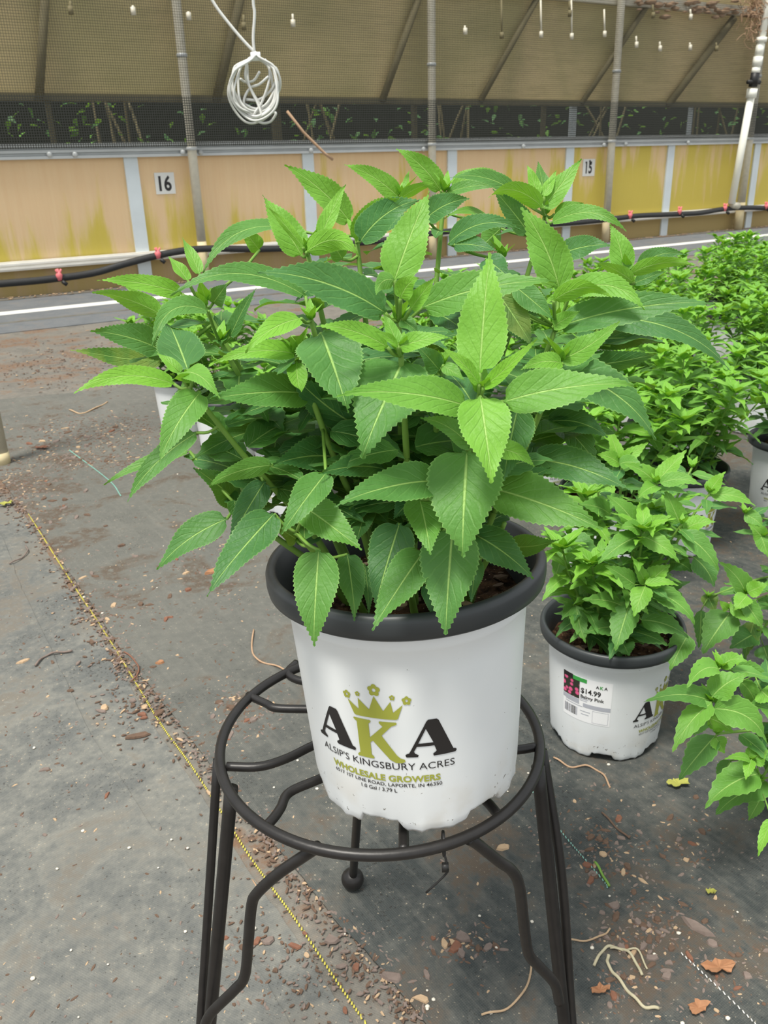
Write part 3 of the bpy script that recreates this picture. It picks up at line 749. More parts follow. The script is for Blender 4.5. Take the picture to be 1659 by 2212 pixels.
# code, base x, base y, tip x, tip y, width px, Ybase, Ytip, tone, facing angle deg, bend px (+ = up in the picture)
HL = [
 ('A',1010,560,250,435,40,.60,.57,.05,25,6), ('A',1170,385,1010,50,27,.60,.62,.25,20,0), ('A',1060,445,890,220,26,.59,.60,.15,40,0),
 ('A',810,740,205,535,42,.61,.60,.2,-30,6), ('A',830,720,490,485,24,.62,.62,.1,30,0), ('P',660,640,369,631,46,.53,.50,.75,35,38),
 ('P',618,492,437,588,36,.64,.60,.7,40,32), ('P',449,672,328,748,44,.54,.50,.7,30,38), ('A',860,1080,195,888,64,.60,.56,.85,30,6),
 ('A',820,1150,20,1043,44,.62,.58,.85,30,-10), ('A',1060,1240,880,800,92,.54,.60,.9,15,0), ('A',940,1370,40,1435,44,.52,.49,.05,30,22),
 ('A',1010,1265,1345,1490,46,.51,.47,.35,25,14), ('A',1000,1270,785,1085,24,.52,.53,.1,30,0), ('A',1100,1340,915,1330,18,.50,.49,.1,-40,6),
 ('P',432,848,343,993,72,.50,.46,.6,20,4), ('P',425,935,272,1082,48,.53,.50,.75,30,10), ('P',410,975,222,1045,26,.56,.54,.6,35,6),
 ('P',490,1121,338,1230,64,.52,.50,.85,25,10), ('P',592,1110,445,1283,78,.50,.45,.95,25,0), ('P',572,1040,490,1180,56,.53,.50,1,20,0),
 ('P',588,1005,446,1050,42,.50,.47,.6,-20,8), ('P',508,1080,420,1010,60,.55,.52,.95,25,0), ('P',505,1080,515,1130,36,.53,.52,.9,25,0),
 ('G',640,90,235,640,68,.48,.44,.75,20,0), ('G',440,390,962,780,78,.48,.45,.6,20,0), ('G',575,780,525,1650,94,.465,.435,.65,12,0),
 ('G',830,820,905,1412,60,.50,.47,.85,15,0), ('G',985,910,1030,1360,28,.52,.49,.9,20,0), ('G',1300,540,1075,1300,92,.50,.47,.95,15,0),
 ('G',1520,785,1050,1500,82,.475,.43,.75,18,0), ('G',1480,330,1577,812,80,.47,.43,.6,15,0), ('G',1640,160,720,376,82,.46,.42,.8,25,8),
 ('G',1180,60,565,96,56,.51,.47,1,25,8), ('G',1000,430,915,695,50,.53,.50,.9,20,0), ('E',600,165,838,872,134,.49,.445,.8,15,0),
 ('E',1330,410,958,1270,150,.48,.435,.75,15,0), ('P',1012,878,731,850,76,.45,.42,.35,30,10), ('P',1088,868,1370,829,84,.45,.44,.45,28,8),
 ('F',570,735,675,1497,108,.44,.405,.15,10,0), ('F',565,520,655,-570,104,.45,.475,.15,10,0), ('F',560,620,220,290,28,.44,.43,.0,35,5),
 ('F',600,650,1077,215,32,.44,.42,.0,30,-5), ('E',1190,290,568,90,46,.47,.45,.1,28,8), ('P',862,750,973,729,38,.47,.46,.15,28,4),
 ('P',858,742,828,676,28,.47,.48,.2,25,0), ('E',1285,285,1075,150,18,.465,.455,.0,30,4), ('P',650,688,530,760,46,.51,.48,.05,30,10),
 ('P',640,765,465,782,40,.51,.49,.05,32,12), ('P',640,783,651,847,42,.50,.48,.15,15,-10), ('P',780,925,622,797,84,.54,.50,1,-20,-12),
 ('P',665,850,456,861,76,.52,.48,.75,28,4), ('P',668,865,600,880,40,.55,.53,.95,25,0), ('P',735,990,591,1003,80,.54,.50,1,25,8),
 ('P',1009,976,998,1204,156,.46,.425,.65,10,0), ('P',1062,1055,1303,1143,104,.48,.44,.6,18,4), ('P',1150,992,1362,1060,76,.52,.48,.95,25,10),
 ('P',1117,888,1087,1038,92,.49,.46,.9,12,0), ('P',1068,970,1154,1005,44,.47,.45,.1,25,8), ('F',475,1180,50,922,46,.46,.44,.6,28,10),
 ('P',1182,912,1313,945,56,.54,.52,1,28,14), ('P',978,1140,962,1372,120,.47,.435,.8,10,0), ('P',1015,1150,1153,1250,76,.50,.47,.95,20,6),
 ('P',1102,1180,1207,1166,50,.54,.50,.8,20,-8), ('P',922,1260,952,1356,38,.50,.48,1,20,0), ('P',1030,1210,1018,1300,40,.50,.48,1,20,0),
 ('P',852,605,926,411,88,.51,.53,.25,15,0), ('P',832,676,558,586,88,.50,.47,.95,30,16), ('P',852,606,812,638,38,.49,.47,.5,-10,14),
 ('P',865,645,905,600,44,.49,.48,.1,15,8), ('P',887,668,941,598,36,.49,.48,.15,20,0), ('P',912,664,1199,605,74,.50,.48,.55,28,10),
 ('P',690,518,746,396,34,.58,.59,.1,20,0), ('P',652,552,567,421,62,.59,.60,.2,18,0), ('P',655,535,578,445,20,.57,.58,.05,-40,0),
 ('P',757,480,615,356,60,.66,.64,.2,25,8), ('P',662,545,778,556,48,.57,.54,.05,-15,30), ('P',770,524,864,427,52,.62,.60,.05,-20,16),
 ('P',778,522,908,430,66,.61,.60,.95,25,14), ('P',862,427,747,354,42,.70,.68,.2,25,6), ('P',871,422,884,366,15,.70,.71,.1,20,0),
 ('P',865,430,941,397,22,.69,.67,.1,-30,6), ('P',952,412,857,321,46,.71,.70,.25,22,8), ('P',922,470,1012,428,52,.68,.66,.95,28,6),
 ('P',962,418,1092,402,24,.70,.68,.7,35,6), ('P',1110,412,974,381,34,.68,.66,.75,35,10), ('P',975,405,1090,376,34,.72,.71,.3,35,8),
 ('P',962,414,968,367,18,.70,.71,.05,20,0), ('P',968,526,1121,492,44,.63,.60,.95,35,22), ('P',1056,474,962,470,16,.70,.68,.4,40,14),
 ('P',980,528,1075,543,36,.62,.60,1,30,4), ('P',1082,494,1034,540,48,.66,.64,.6,-20,0), ('P',1172,452,1257,344,46,.65,.66,.25,18,0),
 ('P',1162,422,1139,355,24,.65,.66,.1,20,0), ('P',1176,425,1162,349,32,.68,.69,.7,20,0), ('P',1175,425,1202,368,22,.65,.66,.1,20,0),
 ('P',1172,448,1052,424,38,.64,.61,.0,-25,22), ('P',1140,500,1066,408,50,.64,.62,.9,22,0), ('P',1198,463,1261,439,22,.65,.64,.4,30,4),
 ('P',1190,482,1353,497,34,.64,.61,.5,30,26), ('P',1208,622,1126,447,84,.55,.555,.3,15,8), ('P',1212,548,1322,528,48,.62,.60,.95,28,4),
 ('P',1346,588,1318,484,50,.57,.58,.25,12,6), ('P',1362,592,1502,572,30,.56,.54,.1,-30,12), ('P',1376,578,1480,549,34,.60,.58,.9,28,12),
 ('P',1368,610,1288,567,30,.56,.55,.05,-20,4), ('P',1370,612,1438,586,26,.59,.58,.9,28,0), ('P',1232,632,1393,669,54,.53,.50,.25,22,30),
 ('P',1196,650,1322,642,36,.52,.50,.0,-30,22), ('P',1205,706,1544,652,70,.53,.50,.85,28,10), ('P',1290,688,1582,797,60,.57,.55,.95,28,30),
 ('P',1275,735,1437,738,54,.58,.56,1,28,4), ('P',1212,776,1338,693,50,.49,.48,.3,22,-10), ('P',1262,790,1422,762,52,.56,.54,1,-25,-6),
 ('P',1214,785,1127,797,38,.485,.47,.2,26,8), ('P',1190,795,1421,950,84,.50,.48,.85,26,26), ('P',1078,636,1152,750,62,.52,.51,1,20,0),
 ('P',1112,618,1196,690,50,.52,.51,.8,22,0), ('P',1065,645,1130,738,60,.54,.53,1,20,0), ('P',948,798,900,745,44,.49,.48,.85,20,0),
 ('P',958,790,1003,820,28,.48,.47,.4,25,0), ('P',497,727,551,622,30,.58,.57,.9,30,0), ('P',485,735,462,680,34,.60,.60,1,20,0),
 ('P',460,655,492,612,40,.62,.61,.8,15,0), ('P',445,650,431,606,26,.60,.59,.05,-20,0), ('P',485,740,425,690,40,.62,.60,.7,25,0),
 ('P',1195,705,1252,672,34,.53,.52,.3,25,0), ('P',740,560,700,500,40,.62,.61,.6,20,0), ('P',560,540,520,490,36,.66,.65,.1,20,0),
 ('P',868,690,905,720,30,.50,.49,.7,25,0), ('P',1050,560,1100,600,50,.60,.58,1,25,0), ('P',860,460,800,520,46,.66,.63,.95,25,0),
 ('P',700,620,640,650,44,.56,.53,.95,25,8), ('P',880,840,930,900,54,.50,.48,1,20,0), ('P',1090,1060,1190,1010,56,.52,.50,1,25,0),
 ('P',640,1165,590,1135,40,.52,.50,1,20,0), ('P',905,1065,850,1120,60,.52,.50,1,20,0), ('P',790,1070,745,1145,50,.53,.51,.9,20,0),
]
def px_leaf(mb, spec, origin, rnd, ns=42, na=3, serr=.04):
    c, bx, by, tx, ty, w, yb, yt, tone, fa, bend = spec
    if c == 'F' and ty < 0: bx, by = cv('F', bx, by); tx, ty = 1058, 544
    else: bx, by = cv(c, bx, by); tx, ty = cv(c, tx, ty)
    B = at(bx, by, yb); T = at(tx, ty, yt); A = T - B; an = A.normalized()
    v = ((B + T) / 2 - CAMP); v.normalize()
    n0 = -(v - an * v.dot(an)); n0.normalize(); S = an.cross(n0)
    if S.z < 0: S = -S
    fr = R(abs(fa)); N = n0 * math.cos(fr) + S * math.sin(fr) * (1 if fa >= 0 else -1)
    if fa < 0: N = n0 * math.cos(fr) - S * math.sin(fr)
    mpp = depth((B + T) / 2) / F_PX
    hw = w * mpp / 2 / math.cos(fr) * 1.04
    up = UP - an * UP.dot(an); up = up - v * up.dot(v); up.normalize()
    bv = up * (bend * mpp)
    if fa < 0: N = -N                      # underside towards the camera
    leaf(mb, B - origin, T - origin, hw, N, bv, .03 if fa >= 0 else .02, .22, tone, ns, na, serr, .025, 0.0 if tone < .8 else (.3 if rnd.random() < .06 else 0.0), rnd, rnd.uniform(0, .10), rnd.uniform(-.6, .6))
    return B

# hero pot on the stand
BASE = Vector((.0210, .5672, .3668))
hero = empty('potted_plant', BASE)
tag(hero, 'big bushy green plant in a white printed pot with black rim, on an iron stand', 'plant')
pb, s_ = place_pot(hero, 0, (R(-2.0), R(-1.9)))
# shoots: tip px, py, Y of tip, soil offset
SH = [(1036,852,.447,.02,-.03), (862,694,.505,-.01,.0), (664,545,.585,-.03,.02), (1201,708,.54,.04,.0), (1354,600,.575,.05,.01), (1178,465,.655,.03,.05),
      (960,415,.70,.0,.05), (770,510,.63,-.02,.04), (442,664,.60,-.05,.02), (408,836,.515,-.055,-.01), (475,738,.58,-.05,.0), (866,768,.475,.0,-.02),
      (640,766,.51,-.03,-.01), (1212,782,.49,.045,-.02), (672,692,.52,-.03,.0), (952,795,.495,.01,.0), (1011,968,.462,.02,-.035), (868,425,.70,-.01,.055),
      (1085,560,.62,.02,.03), (505,1085,.53,-.06,-.01), (1090,1130,.50,.05,-.02), (850,1160,.50,.0,-.04), (640,1150,.50,-.045,-.03)]
soilz = BASE.z + POT_H - .036
stems = []
for i, (px, py, Y, ox, oy) in enumerate(SH):
    tip = at(px, py, Y); s0 = Vector((BASE.x + ox * .8, BASE.y + oy * .8 + .004, soilz - .004))
    hgt = max(.02, tip.z - s0.z)
    c1 = s0 + Vector(((tip.x - s0.x) * .30, (tip.y - s0.y) * .30, hgt * .38)); c2 = s0 + Vector(((tip.x - s0.x) * .68, (tip.y - s0.y) * .68, hgt * .70))
    stems.append(smooth_path([s0, c1, c2, tip], 6))
fol = [LMB() for _ in SH]; smb = [MB() for _ in SH]; rh = random.Random(21)
for i, P in enumerate(stems):
    n = len(P); smb[i].tube([p - BASE for p in P], [.0030 - .0014 * k / (n - 1) for k in range(n)], 8)
def nearest(B):
    best = (1e9, 0, None)
    for i, P in enumerate(stems):
        for p in P[4:]:
            d = (p - B).length + (.01 if False else 0)
            if d < best[0]: best = (d, i, p)
    return best
for spec in HL:
    c = spec[0]; b0 = at(*cv(c, spec[1], spec[2]), spec[6])
    d, i, p = nearest(b0)
    px_leaf(fol[i], spec, BASE, rh)
    if d > .002:
        q = p if d < .07 else b0 + (p - b0) * (.05 / d)
        smb[i].tube(smooth_path([q - BASE, (q + b0) / 2 - BASE + Vector((0, 0, -.002)), b0 - BASE], 3), [.0013, .0012, .0012, .0011, .0011, .0009, .0009][:7] if False else .0011, 6)
def inside(p):
    c = Vector((.01, .575, .70)); d = p - c
    return (d.x / .19) ** 2 + (d.y / .13) ** 2 + (d.z / .115) ** 2 < 1
for i, P in enumerate(stems):
    tot = len(P); off = rh.uniform(0, PI)
    for k in range(4, tot - 1):
        p = P[k]; off += PI / 2 + rh.uniform(-.3, .3)
        for sgn in (0, PI):
            a = off + sgn; L = rh.uniform(.045, .074) * (.7 if k > tot - 4 else 1)
            d = Vector((math.cos(a), math.sin(a), rh.uniform(-.35, .25))).normalized()
            if not inside(p + d * L): continue
            if (p + d * L).y < .485: continue
            leaf(fol[i], p + d * .006 - BASE, p + d * L - BASE, L * rh.uniform(.19, .24), Vector((rh.gauss(0, .2), rh.gauss(0, .2) - .2, 1)), None, .07, .2, rh.uniform(.75, 1), 14, 2, .06, .03, 0, rh)
    # small young leaves at the tip of the shoot
    tip = P[-1]; 
    if i < 19:
        for k in range(5):
            a = off + k * 1.3; e_ = rh.uniform(.8, 1.8); L = rh.uniform(.010, .021)
            d = Vector((math.cos(a), math.sin(a), e_)).normalized()
            leaf(fol[i], tip - BASE, tip + d * L - BASE, L * .22, Vector((-math.cos(a), -math.sin(a), .8)), None, .03, .4, 0.0, 8, 1, .04, .0, 0, rh)
for i in range(len(SH)):
    s = smb[i].build('stem', M['stem'], hero); f_ = fol[i].build('foliage', M['leaf'], s)

# ------------------------------------------------------------------ background plants
def make_plant(seed, nst=11, height=.27, spread=.15, lean=(0, 0), leafL=.078, dens=1.0):
    rr = random.Random(seed); out = []
    for s in range(nst):
        a = 2 * PI * s / nst + rr.uniform(-.25, .25); r1 = spread * (.35 + .65 * ((s * 7) % nst) / nst)
        s0 = Vector((.045 * math.cos(a) * r1 / spread, .045 * math.sin(a) * r1 / spread, POT_H - .04))
        hh = height * rr.uniform(.82, 1.05) * (1 - .35 * (r1 / spread) ** 2)
        tip = Vector((r1 * math.cos(a) + lean[0] * hh, r1 * math.sin(a) + lean[1] * hh, POT_H + hh))
        P = smooth_path([s0, s0 * .55 + tip * .45 - Vector((s0.x - tip.x, s0.y - tip.y, 0)) * -.08, tip * .8 + s0 * .2, tip], 7)
        sm = MB(); fb = LMB(); n = len(P); sm.tube(P, [.0024 - .001 * k / n for k in range(n)], 6)
        off = rr.uniform(0, PI)
        for k in range(3, n, 2):
            t = k / n; off += PI / 2 + rr.uniform(-.2, .2); p = P[min(k, n - 1)]
            for sg in (0, PI):
                aa = off + sg + rr.uniform(-.15, .15); L = leafL * rr.uniform(.75, 1.1) * (1.0 if t < .75 else .85)
                d = Vector((math.cos(aa), math.sin(aa), rr.uniform(-.5, .25) + .25 * t)).normalized()
                leaf(fb, p + d * .004, p + d * L, L * rr.uniform(.17, .21), Vector((rr.gauss(0, .15), rr.gauss(0, .15), 1)), Vector((0, 0, .006)), .05, .25, min(1, max(0, 1.0 - t * 1.15 + rr.uniform(-.15, .15))), 10, 1, .07, .03, 0, rr)
                if rr.random() < .5 * dens:
                    aa += .5; q = p + d * .018 + Vector((0, 0, .01)); L *= .55; d = Vector((math.cos(aa), math.sin(aa), .5)).normalized()
                    leaf(fb, q, q + d * L, L * .2, Vector((0, 0, 1)), None, .05, .25, .3, 8, 1, .07, .03, 0, rr)
        for k in range(6):
            aa = off + k * PI / 2 + (k // 4) * .8; L = (.052 if k < 4 else .026) * rr.uniform(.8, 1.15)
            d = Vector((math.cos(aa), math.sin(aa), .55 if k < 4 else 1.6)).normalized()
            leaf(fb, P[-1], P[-1] + d * L, L * .22, Vector((-math.cos(aa) * .4, -math.sin(aa) * .4, 1)), None, .05, .3, rr.uniform(0, .2), 10, 1, .06, .02, 0, rr)
        out.append((sm, fb))
    return out
def plant_root(seed, **k):
    e = empty('potted_plant', (0, 0, 0)); place_pot(e, 0)
    for sm, fb in make_plant(seed, **k):
        s = sm.build('stem', M['stem'], e); fb.build('foliage', M['leaf'], s)
    return e
protos = [plant_root(100 + i, nst=12 + i % 2, height=.25 + .02 * i, spread=.165 + .01 * (i % 2)) for i in range(3)]
GRP = 'potted plants standing in rows on the ground'
BG = [  # x, y, rotation, proto, label
 (-.235, 2.06, .1, 0, 'potted plant behind, its white pot with letter A glimpsed left of the big plant stems'),
 (-.475, 2.50, -1.5, 1, 'potted plant behind, second from left, its white pot glimpsed beside the big plant stems'),
 (-.67, 2.80, 2.0, 0, 'farthest left potted plant on the ground, white pot under the long left leaf'),
 (.47, 1.63, 2.5, 0, 'potted plant on the ground directly behind the priced pot'),
 (.66, 1.76, 1.4, 1, 'potted plant whose white pot shows in the gaps right of the priced plant'),
 (.74, 2.08, .6, 2, 'potted plant with its black rim showing beside the pot cut by the right edge'),
 (.995, 1.93, -.55, 0, 'potted plant in a white pot with letter A cut by the right picture edge'),
 (.42, 2.12, 2.2, 2, 'potted plant on the ground second behind the priced pot'),
 (.12, 2.1, 1.2, 1, 'potted plant hidden mostly behind the middle of the big plant'),
]
RESTL = 'bright green leafy potted plant in the dense far block at the right'
for (x, y) in [(.85, 2.62), (1.2, 2.62), (.5, 2.62), (.15, 2.55), (1.0, 3.0), (1.38, 2.95), (.66, 2.98), (.32, 2.95), (1.2, 3.36), (1.56, 3.3), (.86, 3.34), (1.52, 3.66), (1.78, 3.66), (1.66, 4.05), (2.02, 4.0), (1.9, 4.38), (2.25, 4.35), (1.74, 3.05), (2.3, 4.75), (2.55, 5.1), (2.65, 4.6)]:
    BG.append((x, y, (x * 7 + y * 13) % 6.28, int(x * 10 + y * 7) % 3, None))
used = [False] * 3
for (x, y, rz, pr, lb) in BG:
    e = protos[pr] if not used[pr] else copy_tree(protos[pr]); used[pr] = True
    e.location = (x, y, .0045); e.rotation_euler = (0, 0, rz)
    tag(e, lb or RESTL, 'plant', GRP if lb else 'far block of potted plants')
    # keep the print turned sensibly: rows face the aisle
    for ch in e.children:
        if ch.name.startswith('pot') : ch.rotation_euler = (0, 0, -rz + (R(-14) if lb and 'letter A' in lb else R(60)))

# the priced pot to the right of the stand
PS = Vector((.3327, 1.0864, .0045))
sp_ = empty('potted_plant', PS); tag(sp_, 'smaller potted plant right of the stand, white pot with a price sticker', 'plant')
pb2, s2 = place_pot(sp_, R(66))
ob = sticker_mesh().build('price_sticker', [M['sticker'], M['stickgrey'], M['green'], M['ink'], M['flowerprint']], pb2, smooth=False)
ob.rotation_euler = (0, 0, R(-66 - 36)); ob['label'] = 'white price sticker with pink flower picture'
SL = [  # code, bx,by,tx,ty,w,Yb,Yt,tone,facing,bend
 ('6',1120,690,1090,775,0,0,0,0,0,0),
]
S2 = [
 ('8',770,210,690,418,44,.99,.96,.2,12,0), ('8',700,200,500,65,38,1.0,.98,.5,20,0), ('8',780,195,940,60,46,1.0,1.0,.15,15,0), ('8',770,195,1000,205,20,.99,.98,.05,25,6),
 ('8',780,200,675,0,24,1.0,1.0,.05,20,0), ('8',820,240,1118,470,40,1.0,.97,.5,25,10), ('8',640,360,345,300,44,1.02,.98,.55,25,6), ('8',660,345,565,655,56,1.0,.96,.65,15,0),
 ('8',620,500,355,530,44,1.03,.99,.75,22,6), ('8',745,440,1070,560,46,1.02,.99,.7,22,8), ('8',680,520,925,615,38,1.03,1.0,.8,22,4), ('8',620,600,660,685,40,1.01,.99,.75,15,0),
 ('8',590,560,590,730,28,1.02,1.0,.9,15,0), ('8',300,345,365,600,36,1.04,1.0,.6,15,-4), ('8',290,340,200,435,28,1.05,1.02,.7,20,0), ('8',1060,545,935,785,50,1.02,.99,.6,15,0),
 ('8',700,300,795,400,20,1.0,.98,.3,20,0), ('6',1130,650,1095,775,0,1,1,0,0,0), ('6',1125,690,950,810,44,1.02,.99,.5,22,6), ('6',1130,690,1290,800,40,1.01,.98,.25,20,6),
 ('6',1120,670,985,520,44,1.03,1.04,.45,20,6), ('6',1130,665,1255,605,34,1.02,1.02,.1,20,0), ('6',1125,670,1040,660,30,1.01,.99,.4,25,6), ('6',1300,680,1455,840,44,1.02,.99,.6,20,8),
 ('6',1300,660,1225,490,40,1.04,1.05,.4,18,0), ('6',1310,665,1440,630,34,1.03,1.02,.1,22,6), ('6',1300,670,1365,600,24,1.03,1.04,.0,20,0), ('6',830,690,765,880,46,1.08,1.05,.55,15,0),
 ('6',820,700,960,800,50,1.07,1.04,.7,20,4), ('6',1200,480,1115,530,30,1.06,1.03,.3,22,4), ('6',1190,470,1060,390,34,1.07,1.07,.3,22,6), ('6',1200,460,1320,330,36,1.06,1.07,.1,18,0),
 ('6',1210,470,1385,480,30,1.05,1.03,.4,25,10), ('6',1040,390,945,350,30,1.10,1.09,.2,22,4), ('6',1045,385,1160,300,28,1.10,1.10,.1,20,0), ('6',1040,390,1135,400,30,1.09,1.07,.5,22,6),
 ('6',1040,380,990,230,26,1.10,1.12,.1,18,0), ('6',1420,520,1610,570,30,1.10,1.08,.3,25,10), ('6',1410,510,1480,420,30,1.1,1.1,.1,20,0), ('6',1350,780,1435,905,48,1.04,1.02,.8,20,6),
 ('6',1250,800,1340,840,44,1.06,1.03,.85,22,6), ('6',1000,600,870,560,40,1.09,1.06,.6,25,6), ('6',950,1050,890,1000,24,1.03,1.02,.7,20,0), ('6',1000,830,1090,900,46,1.05,1.02,.7,20,4),
]
S2 = [s for s in S2 if s[5] > 0]
def cluster_plant(root, base, specs, shoots, seed, soil_xy=.05, fill_=True, filler=None):
    rr = random.Random(seed); st = []; 
    for (px, py, Y) in shoots:
        tip = at(px, py, Y); d = tip - base; s0 = base + Vector((max(-soil_xy, min(soil_xy, d.x * .3)), max(-soil_xy, min(soil_xy, d.y * .3)), POT_H - .04))
        h = tip.z - s0.z
        st.append(smooth_path([s0, s0 + Vector(((tip.x - s0.x) * .3, (tip.y - s0.y) * .3, max(.03, h * .45))), s0 + Vector(((tip.x - s0.x) * .68, (tip.y - s0.y) * .68, max(.035, h * .8))), tip], 6))
    fb = [LMB() for _ in st]; sm = [MB() for _ in st]
    for i, P in enumerate(st):
        n = len(P); sm[i].tube([p - base for p in P], [.0025 - .001 * k / n for k in range(n)], 7)
    for s in specs:
        b0 = at(*cv(s[0], s[1], s[2]), s[6]); best = min(((p - b0).length, i, k) for i, P in enumerate(st) for k, p in enumerate(P) if k > 3)
        d, i, k = best; px_leaf(fb[i], s, base, rr, 16, 2, .06)
        q = st[i][k]; q = q if d < .06 else b0 + (q - b0) * (.045 / d)
        if d > .002: sm[i].tube([q - base, b0 - base], .0009, 5)
    for i, P in enumerate(st):
        off = rr.uniform(0, PI)
        for k in range(5, len(P) - 1, 2):
            off += PI / 2
            for sg in (0, PI):
                a = off + sg; L = rr.uniform(.035, .055); d = Vector((math.cos(a), math.sin(a), rr.uniform(-.4, .3))).normalized(); p = P[k]
                if filler and not filler(p + d * L): continue
                leaf(fb[i], p + d * .004 - base, p + d * L - base, L * .2, Vector((0, -.2, 1)), None, .06, .2, rr.uniform(.5, 1), 10, 1, .06, .03, 0, rr)
        for k in range(5):
            a = off + k * 1.3; L = rr.uniform(.010, .022); d = Vector((math.cos(a), math.sin(a), 1.2)).normalized()
            leaf(fb[i], P[-1] - base, P[-1] + d * L - base, L * .24, Vector((-math.cos(a), -math.sin(a), .8)), None, .03, .3, 0, 8, 1, .05, 0, 0, rr)
    for i in range(len(st)):
        s = sm[i].build('stem', M['stem'], root); fb[i].build('foliage', M['leaf'], s)
cluster_plant(sp_, PS, S2, [(1396,1258,1.0), (1385,1140,1.02), (1473,1132,1.03), (1416,1044,1.06), (1344,998,1.10), (1534,1064,1.10), (1228,1155,1.08), (1290,1050,1.14), (1250,1310,1.05), (1340,1370,1.02), (1440,1270,1.05), (1495,1010,1.18)], 7)
# generous filler foliage in the priced plant's crown
extra = make_plant(300, nst=9, height=.20, spread=.12, leafL=.058)
for sm, fb in extra:
    s = sm.build('stem', M['stem'], sp_); fb.build('foliage', M['leaf'], s)

# plant whose pot is outside the frame at the lower right
PR = Vector((.60, .88, .0045)); rp = empty('potted_plant', PR); tag(rp, 'leafy plant leaning in from the lower right edge over the ground', 'plant')
place_pot(rp, R(40))
S3 = [('8',1290,770,1470,725,34,.80,.79,.3,25,12), ('8',1275,775,1055,905,44,.79,.76,.35,22,16), ('8',1280,770,1250,640,16,.80,.81,.0,20,0), ('8',1270,775,1100,770,18,.80,.78,.5,25,6),
 ('8',1230,960,1475,810,56,.78,.78,.4,20,6), ('8',1225,1000,775,990,44,.78,.74,.7,25,12), ('8',1220,1010,955,1345,50,.77,.73,.35,18,8), ('8',1230,1045,1610,1290,62,.77,.76,.45,20,24),
 ('8',1215,1000,1155,870,18,.78,.79,.1,20,0), ('8',1250,1010,1330,950,34,.78,.78,.1,15,0), ('8',1200,1110,1370,1210,44,.79,.78,.1,-15,4), ('8',1250,1240,1310,1350,34,.79,.78,.2,15,0),
 ('8',1250,1230,1000,1530,56,.80,.77,.75,25,0), ('8',1200,1100,1100,1230,30,.80,.79,.6,20,0), ('8',1490,1400,1310,1390,18,.76,.75,.2,25,6), ('8',1495,1395,1455,1530,24,.76,.74,.1,15,0),
 ('8',1480,1400,1490,1280,22,.77,.78,.1,15,0), ('8',1545,1490,1175,1720,66,.77,.74,.5,22,10), ('8',1590,1540,1250,1760,64,.79,.76,.7,25,4), ('8',1560,1660,1475,1810,30,.80,.79,.6,15,0),
 ('8',1500,1400,1608,1330,40,.77,.77,.3,20,0), ('8',1350,1400,1270,1590,36,.80,.79,.8,15,0), ('8',1420,860,1530,1100,34,.82,.81,.5,20,10), ('8',1400,760,1620,860,30,.83,.82,.6,-20,8),
 ('8',1560,920,1640,1000,50,.80,.79,.2,20,0), ('8',1450,1500,1350,1640,50,.80,.78,.8,20,0), ('P',1668,1770,1636,1850,26,.66,.64,.1,20,0)]
cluster_plant(rp, PR, S3, [(1558,1442,.80), (1535,1514,.78), (1622,1642,.77), (1548,1585,.79), (1640,1690,.79), (1668,1500,.82), (1700,1420,.86), (1600,1450,.84)], 9, filler=lambda p: p.x > .42)
P4 = Vector((.86, 1.30, .0045)); r4 = empty('potted_plant', P4); tag(r4, 'plant reaching in at the right edge between the priced plant and the lower right plant', 'plant'); place_pot(r4, R(20))
S4 = [('6',1570,940,1455,800,42,1.14,1.15,.5,20,8), ('6',1575,925,1659,890,34,1.13,1.12,.1,20,0), ('6',1570,940,1520,1000,36,1.12,1.1,.1,15,0), ('6',1560,960,1640,1080,36,1.12,1.1,.5,20,0), ('6',1500,1010,1385,1180,66,1.14,1.1,.65,20,0),
 ('6',1500,990,1610,1060,30,1.12,1.1,.2,20,4), ('6',1490,1000,1455,960,18,1.13,1.13,.1,20,0), ('6',1640,700,1580,640,34,1.2,1.2,.3,20,0), ('6',1630,690,1659,780,34,1.2,1.18,.4,20,0), ('6',1560,600,1640,660,30,1.22,1.2,.5,20,4),
 ('6',1600,1100,1500,1160,50,1.16,1.13,.85,20,0), ('6',1600,1050,1560,1210,40,1.17,1.14,.9,20,0), ('6',1640,1150,1659,1210,50,1.16,1.15,.8,20,0), ('6',1380,1000,1370,1160,30,1.18,1.16,.9,20,0), ('6',1400,930,1440,1010,34,1.2,1.18,.9,20,0)]
cluster_plant(r4, P4, S4, [(1613,1282,1.14), (1578,1318,1.13), (1650,1160,1.2), (1640,1370,1.16), (1610,1110,1.22), (1690,1240,1.2), (1530,1290,1.19)], 12, filler=lambda p: p.x > .55)
# ------------------------------------------------------------------ iron plant stand
GZ = .3600; GR = .1405; GC = Vector((-.0099, .6173, GZ))
st = tag(empty('plant_stand', (GC.x, GC.y, .004)), 'black iron ring plant stand with bent legs carrying the big potted plant', 'stand')
so_ = Vector((GC.x, GC.y, .004))
def part(name, b, mat=M['iron'], parent=st, lb=None):
    o = b.build(name, mat, parent)
    if lb: o['label'] = lb
    return o
b = MB(); b.tube([(GR * math.cos(a), GR * math.sin(a), GZ - .004) for a in [2 * PI * k / 96 for k in range(96)]], .0046, 14, closed=True); part('ring', b)
def rg(px, py): return gp(px, py, GZ) - so_
bars = [[(640, 1432), (622, 1452), (640, 1468), (700, 1480)], [(535, 1502), (575, 1520), (600, 1530), (690, 1532)], [(490, 1656), (560, 1656), (620, 1638), (690, 1605), (780, 1580)],
        [(570, 1790), (592, 1766), (607, 1744), (625, 1712), (690, 1683), (790, 1640)], [(872, 1838), (872, 1800), (870, 1740), (850, 1660)], [(1156, 1614), (1110, 1620), (1040, 1618), (930, 1612)],
        [(1080, 1765), (1050, 1730), (1000, 1690), (900, 1650)], [(1110, 1470), (1060, 1500), (980, 1560), (900, 1590)]]
